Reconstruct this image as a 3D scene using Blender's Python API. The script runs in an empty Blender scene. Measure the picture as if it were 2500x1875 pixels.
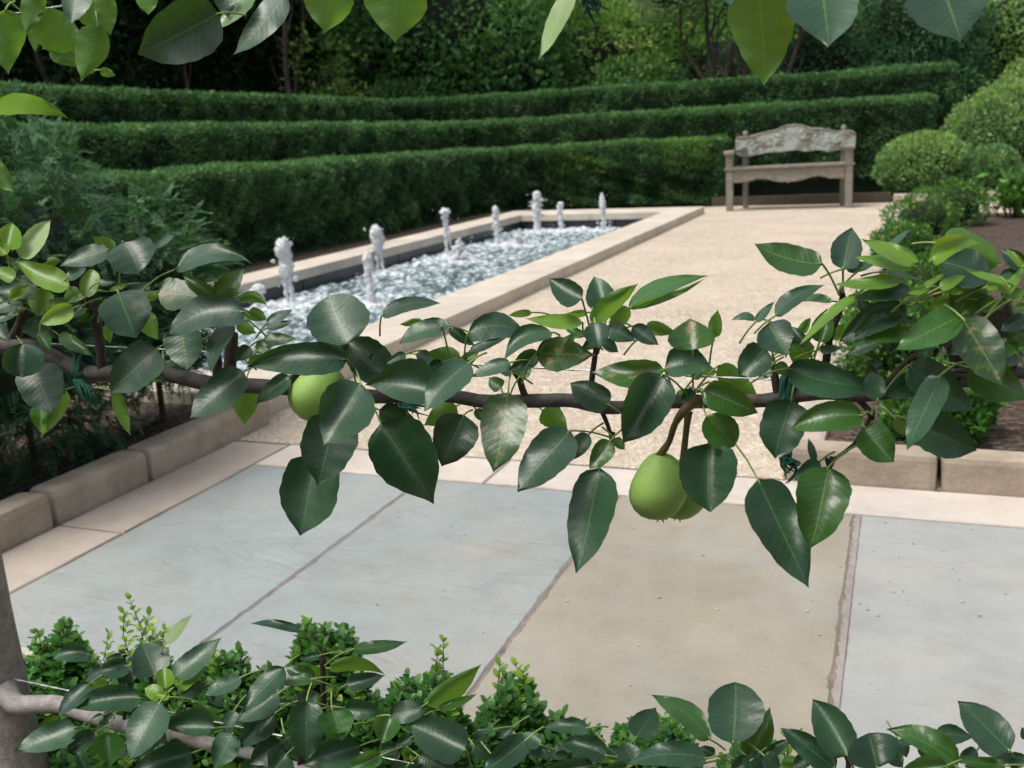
import bpy, bmesh, math, random
import numpy as np
from mathutils import Vector, Matrix
random.seed(11); rng = np.random.default_rng(11)
scene = bpy.context.scene
# ------------------------------------------------------------------ camera
F, PITCH, ROLL, YAW = 2434.78, 0.24018, 0.05105, 0.376668     # focal length in pixels of a 2500 px wide frame
CX, CY, EYE = 1250.0, 937.5, Vector((0, 0, 1.0))
cp, sp, cr, sr = math.cos(PITCH), math.sin(PITCH), math.cos(ROLL), math.sin(ROLL)
_fwd = np.array([0, cp, -sp]); _rt = np.array([1., 0, 0]); _dn = np.array([0, -sp, -cp])
_M = np.array([_rt*cr + _dn*sr, -_rt*sr + _dn*cr, _fwd])
_Q = np.array([[math.cos(YAW), -math.sin(YAW), 0], [math.sin(YAW), math.cos(YAW), 0], [0, 0, 1]])
MW = _M @ _Q.T                                                  # rows: camera right, down, forward
cam_d = bpy.data.cameras.new('camera'); cam = bpy.data.objects.new('camera', cam_d)
scene.collection.objects.link(cam); scene.camera = cam
m4 = Matrix.Identity(4)
for i in range(3):
    m4[i][0] = MW[0][i]; m4[i][1] = -MW[1][i]; m4[i][2] = -MW[2][i]; m4[i][3] = EYE[i]
cam.matrix_world = m4
cam_d.sensor_width = 36; cam_d.sensor_fit = 'HORIZONTAL'; cam_d.lens = F/2500*36
cam_d.clip_start = 0.02; cam_d.clip_end = 300
cam_d.dof.use_dof = True; cam_d.dof.focus_distance = 1.03; cam_d.dof.aperture_fstop = 11.0
# ------------------------------------------------------------------ light
w = bpy.data.worlds.new('World'); scene.world = w; w.use_nodes = True
wn = w.node_tree.nodes; wl = w.node_tree.links; wn.clear()
SUN_EL, SUN_AZ = math.radians(66), math.radians(-128)            # azimuth measured from +Y towards +X
sky = wn.new('ShaderNodeTexSky'); sky.sky_type = 'NISHITA'; sky.sun_disc = False
sky.sun_elevation = SUN_EL; sky.sun_rotation = SUN_AZ; sky.air_density = 1.0; sky.dust_density = 6.0; sky.ozone_density = 1.0
hs = wn.new('ShaderNodeHueSaturation'); hs.inputs['Saturation'].default_value = 0.5   # overcast: the blue is mostly gone
bg = wn.new('ShaderNodeBackground'); bg.inputs['Strength'].default_value = 0.135
wo = wn.new('ShaderNodeOutputWorld')
wl.new(sky.outputs[0], hs.inputs['Color']); wl.new(hs.outputs[0], bg.inputs['Color']); wl.new(bg.outputs[0], wo.inputs['Surface'])
sd = bpy.data.lights.new('sun', 'SUN'); sd.energy = 2.15; sd.angle = math.radians(36); sd.color = (1, .95, .88)
sun = bpy.data.objects.new('sun', sd); scene.collection.objects.link(sun)
sdir = Vector((math.sin(SUN_AZ)*math.cos(SUN_EL), math.cos(SUN_AZ)*math.cos(SUN_EL), math.sin(SUN_EL)))
sun.rotation_euler = sdir.to_track_quat('Z', 'Y').to_euler(); sun.location = (0, 0, 30)
vs = scene.view_settings; vs.view_transform = 'Standard'; vs.look = 'None'; vs.gamma = 1; vs.exposure = 0.03
vs.use_curve_mapping = False
# ------------------------------------------------------------------ helpers
def ray(x, y): return MW.T @ np.array([(x-CX)/F, (y-CY)/F, 1.0])
def at(x, y, Y):                                                # photo pixel -> point on the plane at distance Y
    d = ray(x, y); t = Y/d[1]; return Vector(d*t) + EYE
def at_up(x, y, Y): return at(x*1.1302, y*1.1302, Y)
def depth_of(p): return float(MW[2] @ np.array(p - EYE))
COL = scene.collection
PARENT_LOC = {}
def link(name, me, parent=None):
    o = bpy.data.objects.new(name, me); COL.objects.link(o)
    if parent is not None:
        o.parent = parent
        loc = PARENT_LOC.get(parent.name, Vector())
        o.matrix_parent_inverse = Matrix.Translation(-loc)
        PARENT_LOC[o.name] = Vector()
        o.matrix_basis = Matrix.Identity(4)
    return o
def tag(o, label=None, cat=None, group=None, kind=None):
    if label: o['label'] = label
    if cat: o['category'] = cat
    if group: o['group'] = group
    if kind: o['kind'] = kind
    return o
def thing(name, loc, label, cat, group=None):
    o = bpy.data.objects.new(name, None); o.empty_display_size = .1; COL.objects.link(o)
    o.location = loc; PARENT_LOC[o.name] = Vector(loc)
    return tag(o, label, cat, group)
def from_np(name, co, faces, mats, tint=None, smooth=False, uv=None, mat_idx=None):
    """faces: (n,k) int array, one polygon size"""
    me = bpy.data.meshes.new(name); co = np.asarray(co, dtype=np.float32); faces = np.asarray(faces, dtype=np.int32)
    n, k = faces.shape
    me.vertices.add(len(co)); me.vertices.foreach_set('co', co.ravel())
    me.loops.add(n*k); me.loops.foreach_set('vertex_index', faces.ravel())
    me.polygons.add(n); me.polygons.foreach_set('loop_start', np.arange(0, n*k, k, dtype=np.int32))
    if smooth: me.polygons.foreach_set('use_smooth', np.ones(n, dtype=bool))
    for m in (mats if isinstance(mats, (list, tuple)) else [mats]): me.materials.append(m)
    if mat_idx is not None: me.polygons.foreach_set('material_index', np.asarray(mat_idx, dtype=np.int32))
    me.update(calc_edges=True)
    if tint is not None:
        a = me.attributes.new('tint', 'FLOAT', 'POINT'); a.data.foreach_set('value', np.asarray(tint, dtype=np.float32))
    if uv is not None:
        ul = me.uv_layers.new(name='UVMap'); ul.data.foreach_set('uv', np.asarray(uv, dtype=np.float32)[faces.ravel()].ravel())
    return me
def finish(bm, name, mat, parent=None, smooth=False):
    me = bpy.data.meshes.new(name); bmesh.ops.recalc_face_normals(bm, faces=bm.faces); bm.to_mesh(me); bm.free()
    if smooth: me.polygons.foreach_set('use_smooth', np.ones(len(me.polygons), dtype=bool))
    for m in (mat if isinstance(mat, (list, tuple)) else [mat]): me.materials.append(m)
    return link(name, me, parent)
def add_box(bm, x0, x1, y0, y1, z0, z1, bev=0, jit=0, cuts=0):
    r = bmesh.ops.create_cube(bm, size=1)
    vs_ = r['verts']
    for v in vs_:
        v.co = Vector((x0 if v.co.x < 0 else x1, y0 if v.co.y < 0 else y1, z0 if v.co.z < 0 else z1))
    if cuts:
        es = list({e for v in vs_ for e in v.link_edges if (e.verts[0].co-e.verts[1].co).length > .2})
        rr = bmesh.ops.subdivide_edges(bm, edges=es, cuts=cuts, use_grid_fill=True)
        vs_ = list({v for f in bm.faces for v in f.verts})
    if jit:
        for v in vs_: v.co += Vector((random.uniform(-jit, jit), random.uniform(-jit, jit), random.uniform(-jit, jit)*.3))
    if bev:
        es = [e for e in {e for v in vs_ for e in v.link_edges} if len(e.link_faces) == 2 and e.calc_face_angle(0) > .8]
        bmesh.ops.bevel(bm, geom=es, offset=bev, segments=2, affect='EDGES', profile=.6)
def box(name, x0, x1, y0, y1, z0, z1, mat, parent=None, bev=0, jit=0, cuts=0, smooth=False):
    bm = bmesh.new(); add_box(bm, x0, x1, y0, y1, z0, z1, bev, jit, cuts); return finish(bm, name, mat, parent, smooth)
def tube_np(pts, radii, nseg=8, cap=True):
    pts = [Vector(p) for p in pts]; n = len(pts); co = []; faces = []
    a = None
    for i, p in enumerate(pts):
        t = (pts[min(i+1, n-1)] - pts[max(i-1, 0)])
        t = t.normalized() if t.length > 1e-9 else Vector((0, 0, 1))
        if a is None: a = t.cross(Vector((0, 0, 1)) if abs(t.z) < .8 else Vector((1, 0, 0)))
        a = a - t*a.dot(t); a = a.normalized() if a.length > 1e-6 else t.orthogonal().normalized()
        b = a.cross(t)
        for k in range(nseg):
            an = 2*math.pi*k/nseg; co.append(p + (a*math.cos(an) + b*math.sin(an))*radii[i])
    for i in range(n-1):
        for k in range(nseg):
            faces.append((i*nseg+k, i*nseg+(k+1) % nseg, (i+1)*nseg+(k+1) % nseg, (i+1)*nseg+k))
    if cap:
        for i, o in ((0, pts[0]), (n-1, pts[-1])):
            c = len(co); co.append(o.copy())
            for k in range(0, nseg, 1):
                a_, b_ = i*nseg+k, i*nseg+(k+1) % nseg
                faces.append((c, b_, a_, a_) if i == 0 else (c, a_, b_, b_))
    return co, faces
def smooth_path(pts, radii, sub=5):
    """Catmull-Rom through the points"""
    P = [Vector(p) for p in pts]; out = []; rr = []
    for i in range(len(P)-1):
        p0, p1, p2, p3 = P[max(i-1, 0)], P[i], P[i+1], P[min(i+2, len(P)-1)]
        for s in range(sub):
            t = s/sub
            out.append(.5*((2*p1) + (p2-p0)*t + (2*p0-5*p1+4*p2-p3)*t*t + (3*p1-p0-3*p2+p3)*t**3))
            rr.append(radii[i]*(1-t)+radii[i+1]*t)
    out.append(P[-1]); rr.append(radii[-1]); return out, rr
class MB:
    """collects tubes into one mesh"""
    def __init__(s): s.v = []; s.f = []
    def tube(s, pts, radii, nseg=8, sub=0, wob=0):
        if not isinstance(radii, (list, tuple)): radii = [radii]*len(pts)
        if sub: pts, radii = smooth_path(pts, radii, sub)
        if wob: radii = [r*(1+random.uniform(-wob, wob)) for r in radii]
        c, f = tube_np(pts, radii, nseg); o = len(s.v); s.v += c; s.f += [tuple(i+o for i in q) for q in f]
    def build(s, name, mat, parent=None, smooth=True):
        me = bpy.data.meshes.new(name)
        me.from_pydata([tuple(v) for v in s.v], [], [q if q[2] != q[3] else q[:3] for q in s.f]); me.materials.append(mat)
        if smooth: me.polygons.foreach_set('use_smooth', np.ones(len(me.polygons), dtype=bool))
        return link(name, me, parent)
def vnoise(p, seed=0, f=1.0):
    """cheap smooth noise (n,3) -> (n,) in about -1..1"""
    r = np.random.default_rng(seed); p = np.asarray(p)*f; o = np.zeros(len(p))
    for k in range(6):
        d = r.normal(size=3); o += np.sin(p @ d*(1+.45*k) + r.uniform(0, 6.28))/(1+.3*k)
    return o/2.2
# ------------------------------------------------------------------ materials
def mat(name):
    m = bpy.data.materials.new(name); m.use_nodes = True; nt = m.node_tree; nt.nodes.clear()
    out = nt.nodes.new('ShaderNodeOutputMaterial'); b = nt.nodes.new('ShaderNodeBsdfPrincipled')
    nt.links.new(b.outputs[0], out.inputs[0]); return m, nt, b, out
def N(nt, t, **kw):
    n = nt.nodes.new(t)
    for k, v in kw.items():
        if k in n.inputs: n.inputs[k].default_value = v
        else: setattr(n, k, v)
    return n
def ramp(nt, src, stops):
    r = nt.nodes.new('ShaderNodeValToRGB'); e = r.color_ramp.elements
    while len(e) < len(stops): e.new(.5)
    for q, (p, c) in zip(e, stops): q.position = p; q.color = (*c, 1)
    nt.links.new(src, r.inputs[0]); return r.outputs[0]
def mixc(nt, fac, a, b, mode='MIX'):
    m = nt.nodes.new('ShaderNodeMix'); m.data_type = 'RGBA'; m.blend_type = mode
    for s, v in ((m.inputs[0], fac), (m.inputs[6], a), (m.inputs[7], b)):
        if hasattr(v, 'is_linked') or hasattr(v, 'links'): nt.links.new(v, s)
        elif isinstance(v, (int, float)): s.default_value = v
        else: s.default_value = (*v, 1)
    return m.outputs[2]
def math_(nt, op, a, b=None, c=None):
    m = nt.nodes.new('ShaderNodeMath'); m.operation = op
    for i, v in enumerate((a, b, c)):
        if v is None: continue
        if isinstance(v, (int, float)): m.inputs[i].default_value = v
        else: nt.links.new(v, m.inputs[i])
    return m.outputs[0]
def noise(nt, scale, detail=4, rough=.55, vec=None, dist=0):
    n = N(nt, 'ShaderNodeTexNoise', Scale=scale, Detail=detail, Roughness=rough, Distortion=dist)
    if vec is None:
        g = nt.nodes.new('ShaderNodeNewGeometry'); vec = g.outputs['Position']
    nt.links.new(vec, n.inputs['Vector']); return n.outputs[0]
def bump(nt, b, h, strength=.3, dist=.01):
    n = N(nt, 'ShaderNodeBump', Strength=strength, Distance=dist); nt.links.new(h, n.inputs['Height']); nt.links.new(n.outputs[0], b.inputs['Normal'])
def stone(name, c1, c2, c3, scale=6, rough=.75, bs=.25, fine=220, cleft=0, speck=None, patch=None, pit=.5):
    m, nt, b, out = mat(name)
    oi = nt.nodes.new('ShaderNodeObjectInfo')
    n1 = noise(nt, scale, 6, .6); n2 = noise(nt, scale*.35, 3); n3 = noise(nt, fine, 3, .7)
    col = ramp(nt, n1, [(.3, c1), (.55, c2), (.75, c3)])
    col = mixc(nt, math_(nt, 'MULTIPLY', n2, .45), col, c3)
    fr = math_(nt, 'MULTIPLY_ADD', n3, .30, .85)
    col = mixc(nt, 1.0, col, ramp(nt, fr, [(.8, (.86, .86, .86)), (1.1, (1, 1, 1))]), 'MULTIPLY')
    st1 = noise(nt, 2.1, 7, .68); st2 = noise(nt, 9, 5, .7)
    if patch: col = mixc(nt, ramp(nt, noise(nt, 1.7, 6, .62), [(.50, (0, 0, 0)), (.66, (.75, .75, .75))]), col, patch)
    col = mixc(nt, 1.0, col, ramp(nt, st1, [(.32, (.84, .85, .86)), (.5, (.97, .97, .97)), (.68, (1.05, 1.04, 1.03))]), 'MULTIPLY')
    col = mixc(nt, 1.0, col, ramp(nt, st2, [(.33, (.90, .89, .88)), (.55, (1, 1, 1))]), 'MULTIPLY')
    col = mixc(nt, ramp(nt, noise(nt, 70, 2, .5), [(.69, (0, 0, 0)), (.75, (pit, pit, pit))]), col, tuple(c*.45 for c in c1))
    rv = math_(nt, 'MULTIPLY_ADD', oi.outputs['Random'], .14, .93)
    cc = nt.nodes.new('ShaderNodeCombineColor'); [nt.links.new(rv, i) for i in cc.inputs[:3]]
    col = mixc(nt, 1.0, col, cc.outputs[0], 'MULTIPLY')
    h = math_(nt, 'ADD', math_(nt, 'MULTIPLY', n3, .35), n1)
    if cleft:
        mp = nt.nodes.new('ShaderNodeMapping'); mp.inputs['Scale'].default_value = (1.2, 3.4, 1); mp.inputs['Rotation'].default_value = (0, 0, -.45)
        g = nt.nodes.new('ShaderNodeNewGeometry'); nt.links.new(g.outputs['Position'], mp.inputs[0])
        n4 = noise(nt, 1.9, 5, .55, mp.outputs[0], 1.1)
        st = ramp(nt, n4, [(.36, (0, 0, 0)), (.40, (.5, .5, .5)), (.57, (.55, .55, .55)), (.60, (1, 1, 1))])
        h = math_(nt, 'ADD', math_(nt, 'MULTIPLY', st, cleft), math_(nt, 'MULTIPLY', h, .6))
    if speck:
        v = N(nt, 'ShaderNodeTexVoronoi', Scale=22.0); g = nt.nodes.new('ShaderNodeNewGeometry'); nt.links.new(g.outputs['Position'], v.inputs['Vector'])
        col = mixc(nt, ramp(nt, v.outputs['Distance'], [(.0, (.9, .9, .9)), (.06, (0, 0, 0))]), col, speck)
    nt.links.new(col, b.inputs['Base Color']); b.inputs['Roughness'].default_value = rough
    bump(nt, b, h, bs, .012); return m
BLUE1 = stone('bluestone', (.28, .33, .335), (.32, .36, .36), (.365, .372, .355), 2.2, .6, .34, 120, .9, None, (.35, .345, .315), .3)
BLUE2 = stone('bluestone_pale', (.325, .352, .352), (.358, .376, .37), (.38, .38, .357), 2.5, .65, .36, 120, .3, (.12, .11, .1), (.38, .362, .33), .3)
TAN = stone('tan_flagstone', (.305, .272, .205), (.35, .315, .245), (.37, .355, .31), 2.2, .75, .45, 80, .15, (.16, .13, .09), (.35, .365, .35), .35)
LIME = stone('limestone', (.52, .455, .40), (.60, .54, .48), (.64, .59, .545), 5, .8, .2, 200)
LIME2 = stone('limestone_pink', (.42, .355, .295), (.50, .435, .37), (.55, .49, .43), 5, .8, .4, 110)
COPE = stone('coping_stone', (.57, .495, .40), (.66, .59, .50), (.70, .64, .56), 4, .8, .25, 130, 0, None, (.57, .52, .45), .35)
KERB = stone('kerb_stone', (.35, .29, .215), (.45, .375, .29), (.50, .435, .35), 9, .9, .7, 70, 0, None, (.36, .31, .235), .6)
JOINT = stone('pale_pointing', (.27, .245, .225), (.34, .31, .285), (.40, .37, .345), 25, .95, .6, 200)
MORTAR = stone('mortar', (.15, .125, .105), (.25, .205, .18), (.36, .30, .27), 18, .95, .8, 300)
DARKTILE = stone('dark_tile', (.018, .024, .032), (.03, .037, .046), (.045, .052, .06), 3, .35, .08, 90)
TIMBER = stone('weathered_timber', (.05, .042, .03), (.075, .062, .045), (.10, .085, .06), 8, .9, .4, 60)
def gravel_mat():
    m, nt, b, out = mat('gravel')
    g = nt.nodes.new('ShaderNodeNewGeometry')
    v = N(nt, 'ShaderNodeTexVoronoi', Scale=105.0); nt.links.new(g.outputs['Position'], v.inputs['Vector'])
    v2 = N(nt, 'ShaderNodeTexVoronoi', Scale=310.0); nt.links.new(g.outputs['Position'], v2.inputs['Vector'])
    sep = nt.nodes.new('ShaderNodeSeparateColor'); nt.links.new(v.outputs['Color'], sep.inputs[0])
    col = ramp(nt, sep.outputs[0], [(0, (.22, .175, .125)), (.28, (.50, .42, .325)), (.7, (.66, .575, .465)), (1, (.90, .85, .76))])
    big = noise(nt, 1.3, 5, .6); mid = noise(nt, 14, 3, .6)
    col = mixc(nt, ramp(nt, mid, [(.35, (0, 0, 0)), (.7, (.75, .75, .75))]), col, (.43, .35, .26))
    col = mixc(nt, ramp(nt, big, [(.35, (0, 0, 0)), (.65, (.55, .55, .55))]), col, (.69, .60, .48))
    col = mixc(nt, ramp(nt, noise(nt, 4.5, 7, .7), [(.56, (0, 0, 0)), (.70, (.45, .45, .45))]), col, (.36, .295, .215))
    col = mixc(nt, ramp(nt, noise(nt, 36, 3, .7), [(.62, (0, 0, 0)), (.70, (.6, .6, .6))]), col, (.30, .25, .19))
    nt.links.new(col, b.inputs['Base Color']); b.inputs['Roughness'].default_value = .95
    h = math_(nt, 'ADD', math_(nt, 'SUBTRACT', 1.0, v.outputs['Distance']), math_(nt, 'MULTIPLY', v2.outputs['Distance'], -.4))
    bump(nt, b, h, .75, .006); return m
GRAVEL = gravel_mat()
def mulch_mat():
    m, nt, b, out = mat('bark_mulch')
    g = nt.nodes.new('ShaderNodeNewGeometry')
    mp = nt.nodes.new('ShaderNodeMapping'); mp.inputs['Scale'].default_value = (1, 2.2, 1); mp.inputs['Rotation'].default_value = (0, 0, .6)
    nt.links.new(g.outputs['Position'], mp.inputs[0])
    v = N(nt, 'ShaderNodeTexVoronoi', Scale=55.0); nt.links.new(mp.outputs[0], v.inputs['Vector'])
    sep = nt.nodes.new('ShaderNodeSeparateColor'); nt.links.new(v.outputs['Color'], sep.inputs[0])
    col = ramp(nt, sep.outputs[0], [(0, (.024, .015, .011)), (.5, (.075, .049, .036)), (.85, (.155, .11, .082)), (1, (.32, .24, .18))])
    nt.links.new(col, b.inputs['Base Color']); b.inputs['Roughness'].default_value = .95
    bump(nt, b, math_(nt, 'ADD', v.outputs['Distance'], noise(nt, 25)), .9, .02); return m
MULCH = mulch_mat()
def bark(name, c1, c2, scale=30, lent=False):
    m, nt, b, out = mat(name)
    n1 = noise(nt, scale, 6, .65); n2 = noise(nt, scale*5, 4, .7)
    col = ramp(nt, n1, [(.3, c1), (.7, c2)])
    col = mixc(nt, ramp(nt, n2, [(.55, (0, 0, 0)), (.75, (.5, .5, .5))]), col, tuple(min(1, c*1.9) for c in c2))
    nt.links.new(col, b.inputs['Base Color']); b.inputs['Roughness'].default_value = .75
    bump(nt, b, math_(nt, 'ADD', n1, math_(nt, 'MULTIPLY', n2, .5)), .5, .004); return m
PEARBARK = bark('pear_bark', (.045, .040, .038), (.12, .108, .10), 70)
TRUNKBARK = bark('old_pear_bark', (.22, .175, .15), (.44, .385, .345), 55)
ARMBARK = bark('grey_pear_bark', (.21, .19, .18), (.40, .37, .35), 60)
SPURBARK = bark('spur_bark', (.022, .016, .012), (.06, .044, .032), 120)
TREEBARK = bark('tree_bark', (.05, .038, .03), (.13, .10, .08), 14)
def leafmat(name, dark, mid, under, vein, blotch=None, rough=.33, trans=.22, thru=(.25, .42, .03)):
    m, nt, b, out = mat(name)
    uv = nt.nodes.new('ShaderNodeUVMap'); sx = nt.nodes.new('ShaderNodeSeparateXYZ'); nt.links.new(uv.outputs[0], sx.inputs[0])
    u = sx.outputs[0]; d = math_(nt, 'ABSOLUTE', math_(nt, 'MULTIPLY_ADD', sx.outputs[1], 2.0, -1.0))
    oi = nt.nodes.new('ShaderNodeObjectInfo'); geo = nt.nodes.new('ShaderNodeNewGeometry')
    nz = noise(nt, 38, 3); nf = noise(nt, 260, 2)
    ph = math_(nt, 'SUBTRACT', u, math_(nt, 'MULTIPLY', d, .16))
    ph = math_(nt, 'ADD', ph, math_(nt, 'MULTIPLY', nz, .02))
    wv = math_(nt, 'ABSOLUTE', math_(nt, 'SINE', math_(nt, 'MULTIPLY', ph, 36.0)))
    side = math_(nt, 'MULTIPLY', math_(nt, 'LESS_THAN', wv, .15), math_(nt, 'SUBTRACT', 1.0, math_(nt, 'MULTIPLY', d, .8)))
    midrib = math_(nt, 'LESS_THAN', d, .036)
    mixf = math_(nt, 'ADD', math_(nt, 'MULTIPLY', nz, .7), math_(nt, 'MULTIPLY_ADD', oi.outputs['Random'], .7, -.35))
    top = ramp(nt, mixf, [(.15, dark), (.75, mid)])
    top = mixc(nt, math_(nt, 'MULTIPLY', side, .38), top, vein)
    top = mixc(nt, math_(nt, 'MULTIPLY', midrib, .62), top, vein)
    if blotch:
        bn = noise(nt, 85, 3, .5); near = math_(nt, 'SUBTRACT', 1.0, math_(nt, 'MULTIPLY', d, .9))
        bf = math_(nt, 'MULTIPLY', bn, math_(nt, 'MULTIPLY_ADD', near, .25, .82))
        top = mixc(nt, ramp(nt, bf, [(.5, (0, 0, 0)), (.6, (.5, .5, .5))]), top, (.13, .19, .035))
        top = mixc(nt, ramp(nt, bf, [(.60, (0, 0, 0)), (.635, (.85, .85, .85))]), top, blotch)
    und = mixc(nt, math_(nt, 'MULTIPLY', nz, .5), under, tuple(c*.72 for c in under))
    und = mixc(nt, math_(nt, 'MULTIPLY', math_(nt, 'MAXIMUM', math_(nt, 'MULTIPLY', side, .5), midrib), .45), und, tuple(min(1, c*1.7) for c in under))
    col = mixc(nt, geo.outputs['Backfacing'], top, und)
    nt.links.new(col, b.inputs['Base Color'])
    rg = math_(nt, 'MULTIPLY_ADD', geo.outputs['Backfacing'], .25, rough)
    nt.links.new(math_(nt, 'ADD', rg, math_(nt, 'MULTIPLY_ADD', nf, .16, -.08)), b.inputs['Roughness'])
    b.inputs['Specular IOR Level'].default_value = .85
    hh = math_(nt, 'ADD', math_(nt, 'MULTIPLY', wv, .09), math_(nt, 'MULTIPLY', nz, 1.3))
    hh = math_(nt, 'ADD', hh, math_(nt, 'MULTIPLY', nf, .22))
    bump(nt, b, hh, .28, .003)
    t = nt.nodes.new('ShaderNodeBsdfTranslucent'); t.inputs[0].default_value = (*thru, 1)
    mx = nt.nodes.new('ShaderNodeMixShader'); mx.inputs[0].default_value = trans
    nt.links.new(b.outputs[0], mx.inputs[1]); nt.links.new(t.outputs[0], mx.inputs[2]); nt.links.new(mx.outputs[0], out.inputs[0])
    return m
L_D = leafmat('pear_leaf_dark', (.017, .056, .030), (.036, .104, .048), (.075, .16, .028), (.11, .23, .07), rough=.42, trans=.12, thru=(.10, .28, .02))
L_M = leafmat('pear_leaf_green', (.022, .088, .016), (.055, .18, .034), (.12, .28, .04), (.15, .30, .07), trans=.2)
L_L = leafmat('pear_leaf_young', (.11, .26, .02), (.19, .37, .035), (.20, .36, .05), (.30, .48, .12), rough=.42, trans=.3, thru=(.4, .6, .06))
L_P = leafmat('pear_leaf_pale', (.25, .38, .15), (.36, .49, .24), (.33, .45, .2), (.42, .55, .3), rough=.55, trans=.3, thru=(.4, .55, .15))
L_U = leafmat('pear_leaf_backlit', (.02, .075, .015), (.035, .12, .018), (.07, .19, .022), (.15, .3, .06), trans=.32, thru=(.28, .55, .045))
L_S = leafmat('pear_leaf_blotched', (.018, .062, .016), (.04, .12, .025), (.09, .17, .03), (.2, .3, .09), blotch=(.30, .18, .115), trans=.15)
def simple(name, col, rough=.5, metal=0, spec=.5, nz=None, var=.3):
    m, nt, b, out = mat(name); b.inputs['Roughness'].default_value = rough; b.inputs['Metallic'].default_value = metal
    b.inputs['Specular IOR Level'].default_value = spec
    if nz:
        n = noise(nt, nz, 4); c = ramp(nt, n, [(.3, tuple(x*(1-var) for x in col)), (.7, tuple(min(1, x*(1+var)) for x in col))]); nt.links.new(c, b.inputs['Base Color'])
    else: b.inputs['Base Color'].default_value = (*col, 1)
    return m
STALK = simple('petiole_green', (.26, .38, .10), .5, nz=60)
PEARSTALK = simple('pear_stalk_brown', (.12, .085, .03), .6, nz=120)
WIRE = simple('galvanised_wire', (.55, .56, .57), .35, .9, nz=400)
TWINE = simple('green_twine', (.02, .10, .065), .9, nz=500, var=.6)
HOSE = simple('black_hose', (.02, .021, .025), .45, nz=60)
def pear_mat():
    m, nt, b, out = mat('pear_skin')
    n1 = noise(nt, 30, 4); v = N(nt, 'ShaderNodeTexVoronoi', Scale=330.0); g = nt.nodes.new('ShaderNodeNewGeometry'); nt.links.new(g.outputs['Position'], v.inputs['Vector'])
    c = ramp(nt, n1, [(.3, (.27, .48, .085)), (.7, (.37, .57, .16))])
    c = mixc(nt, ramp(nt, noise(nt, 55, 5, .7), [(.58, (0, 0, 0)), (.72, (.55, .55, .55))]), c, (.33, .43, .11))
    c = mixc(nt, ramp(nt, noise(nt, 130, 4, .75), [(.66, (0, 0, 0)), (.72, (.7, .7, .7))]), c, (.22, .19, .07))
    c = mixc(nt, ramp(nt, v.outputs['Distance'], [(.12, (.75, .75, .75)), (.26, (0, 0, 0))]), c, (.16, .25, .06))
    nt.links.new(c, b.inputs['Base Color']); b.inputs['Roughness'].default_value = .56; b.inputs['Specular IOR Level'].default_value = .4
    b.inputs['Subsurface Weight'].default_value = .08; b.inputs['Subsurface Radius'].default_value = (.004, .006, .001)
    bump(nt, b, n1, .08, .003); return m
PEARSKIN = pear_mat()
def foliage(name, dark, light, tip=None, rough=.5, trans=.15, thru=(.15, .35, .03), spec=.4):
    m, nt, b, out = mat(name)
    a = nt.nodes.new('ShaderNodeAttribute'); a.attribute_name = 'tint'
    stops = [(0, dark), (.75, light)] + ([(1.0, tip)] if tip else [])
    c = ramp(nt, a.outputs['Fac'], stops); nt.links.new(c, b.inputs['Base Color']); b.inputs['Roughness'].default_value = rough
    b.inputs['Specular IOR Level'].default_value = spec
    t = nt.nodes.new('ShaderNodeBsdfTranslucent'); nt.links.new(mixc(nt, .5, c, thru), t.inputs[0])
    mx = nt.nodes.new('ShaderNodeMixShader'); mx.inputs[0].default_value = trans
    nt.links.new(b.outputs[0], mx.inputs[1]); nt.links.new(t.outputs[0], mx.inputs[2]); nt.links.new(mx.outputs[0], out.inputs[0]); return m
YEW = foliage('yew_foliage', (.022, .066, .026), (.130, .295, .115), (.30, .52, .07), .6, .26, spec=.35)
CONIF = foliage('conifer_foliage', (.018, .058, .028), (.065, .185, .085), (.22, .38, .17), .6, .22, spec=.35)
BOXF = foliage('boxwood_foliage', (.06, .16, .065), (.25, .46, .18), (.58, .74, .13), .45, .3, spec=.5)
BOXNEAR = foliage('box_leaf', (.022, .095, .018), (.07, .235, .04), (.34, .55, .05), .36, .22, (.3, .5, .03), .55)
HOLLY = foliage('holly_foliage', (.025, .09, .032), (.18, .43, .14), (.27, .52, .12), .5, .3)
WOODF = foliage('woodland_foliage', (.014, .048, .019), (.075, .20, .07), (.25, .45, .07), .55, .22, spec=.3)
LIGHTF = foliage('shrub_foliage', (.10, .25, .05), (.34, .58, .14), (.55, .68, .2), .5, .4)
GREYF = foliage('crape_foliage', (.11, .21, .085), (.29, .44, .19), (.4, .52, .25), .5, .33)
BLUEF = foliage('cypress_foliage', (.022, .08, .038), (.11, .28, .13), (.18, .36, .15), .6, .22, spec=.3)
YELF = foliage('pale_shrub_foliage', (.18, .35, .08), (.36, .60, .19), (.55, .68, .3), .5, .38)
GLOSSY = foliage('bed_plant_leaf', (.03, .12, .02), (.08, .27, .03), (.16, .38, .05), .25, .18, spec=.6)
CORE = simple('shaded_twigs', (.010, .020, .009), .95, nz=30)  # near black: the shade inside the foliage is put into the colour
TWIG = simple('box_twig', (.07, .06, .03), .8, nz=80)
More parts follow.
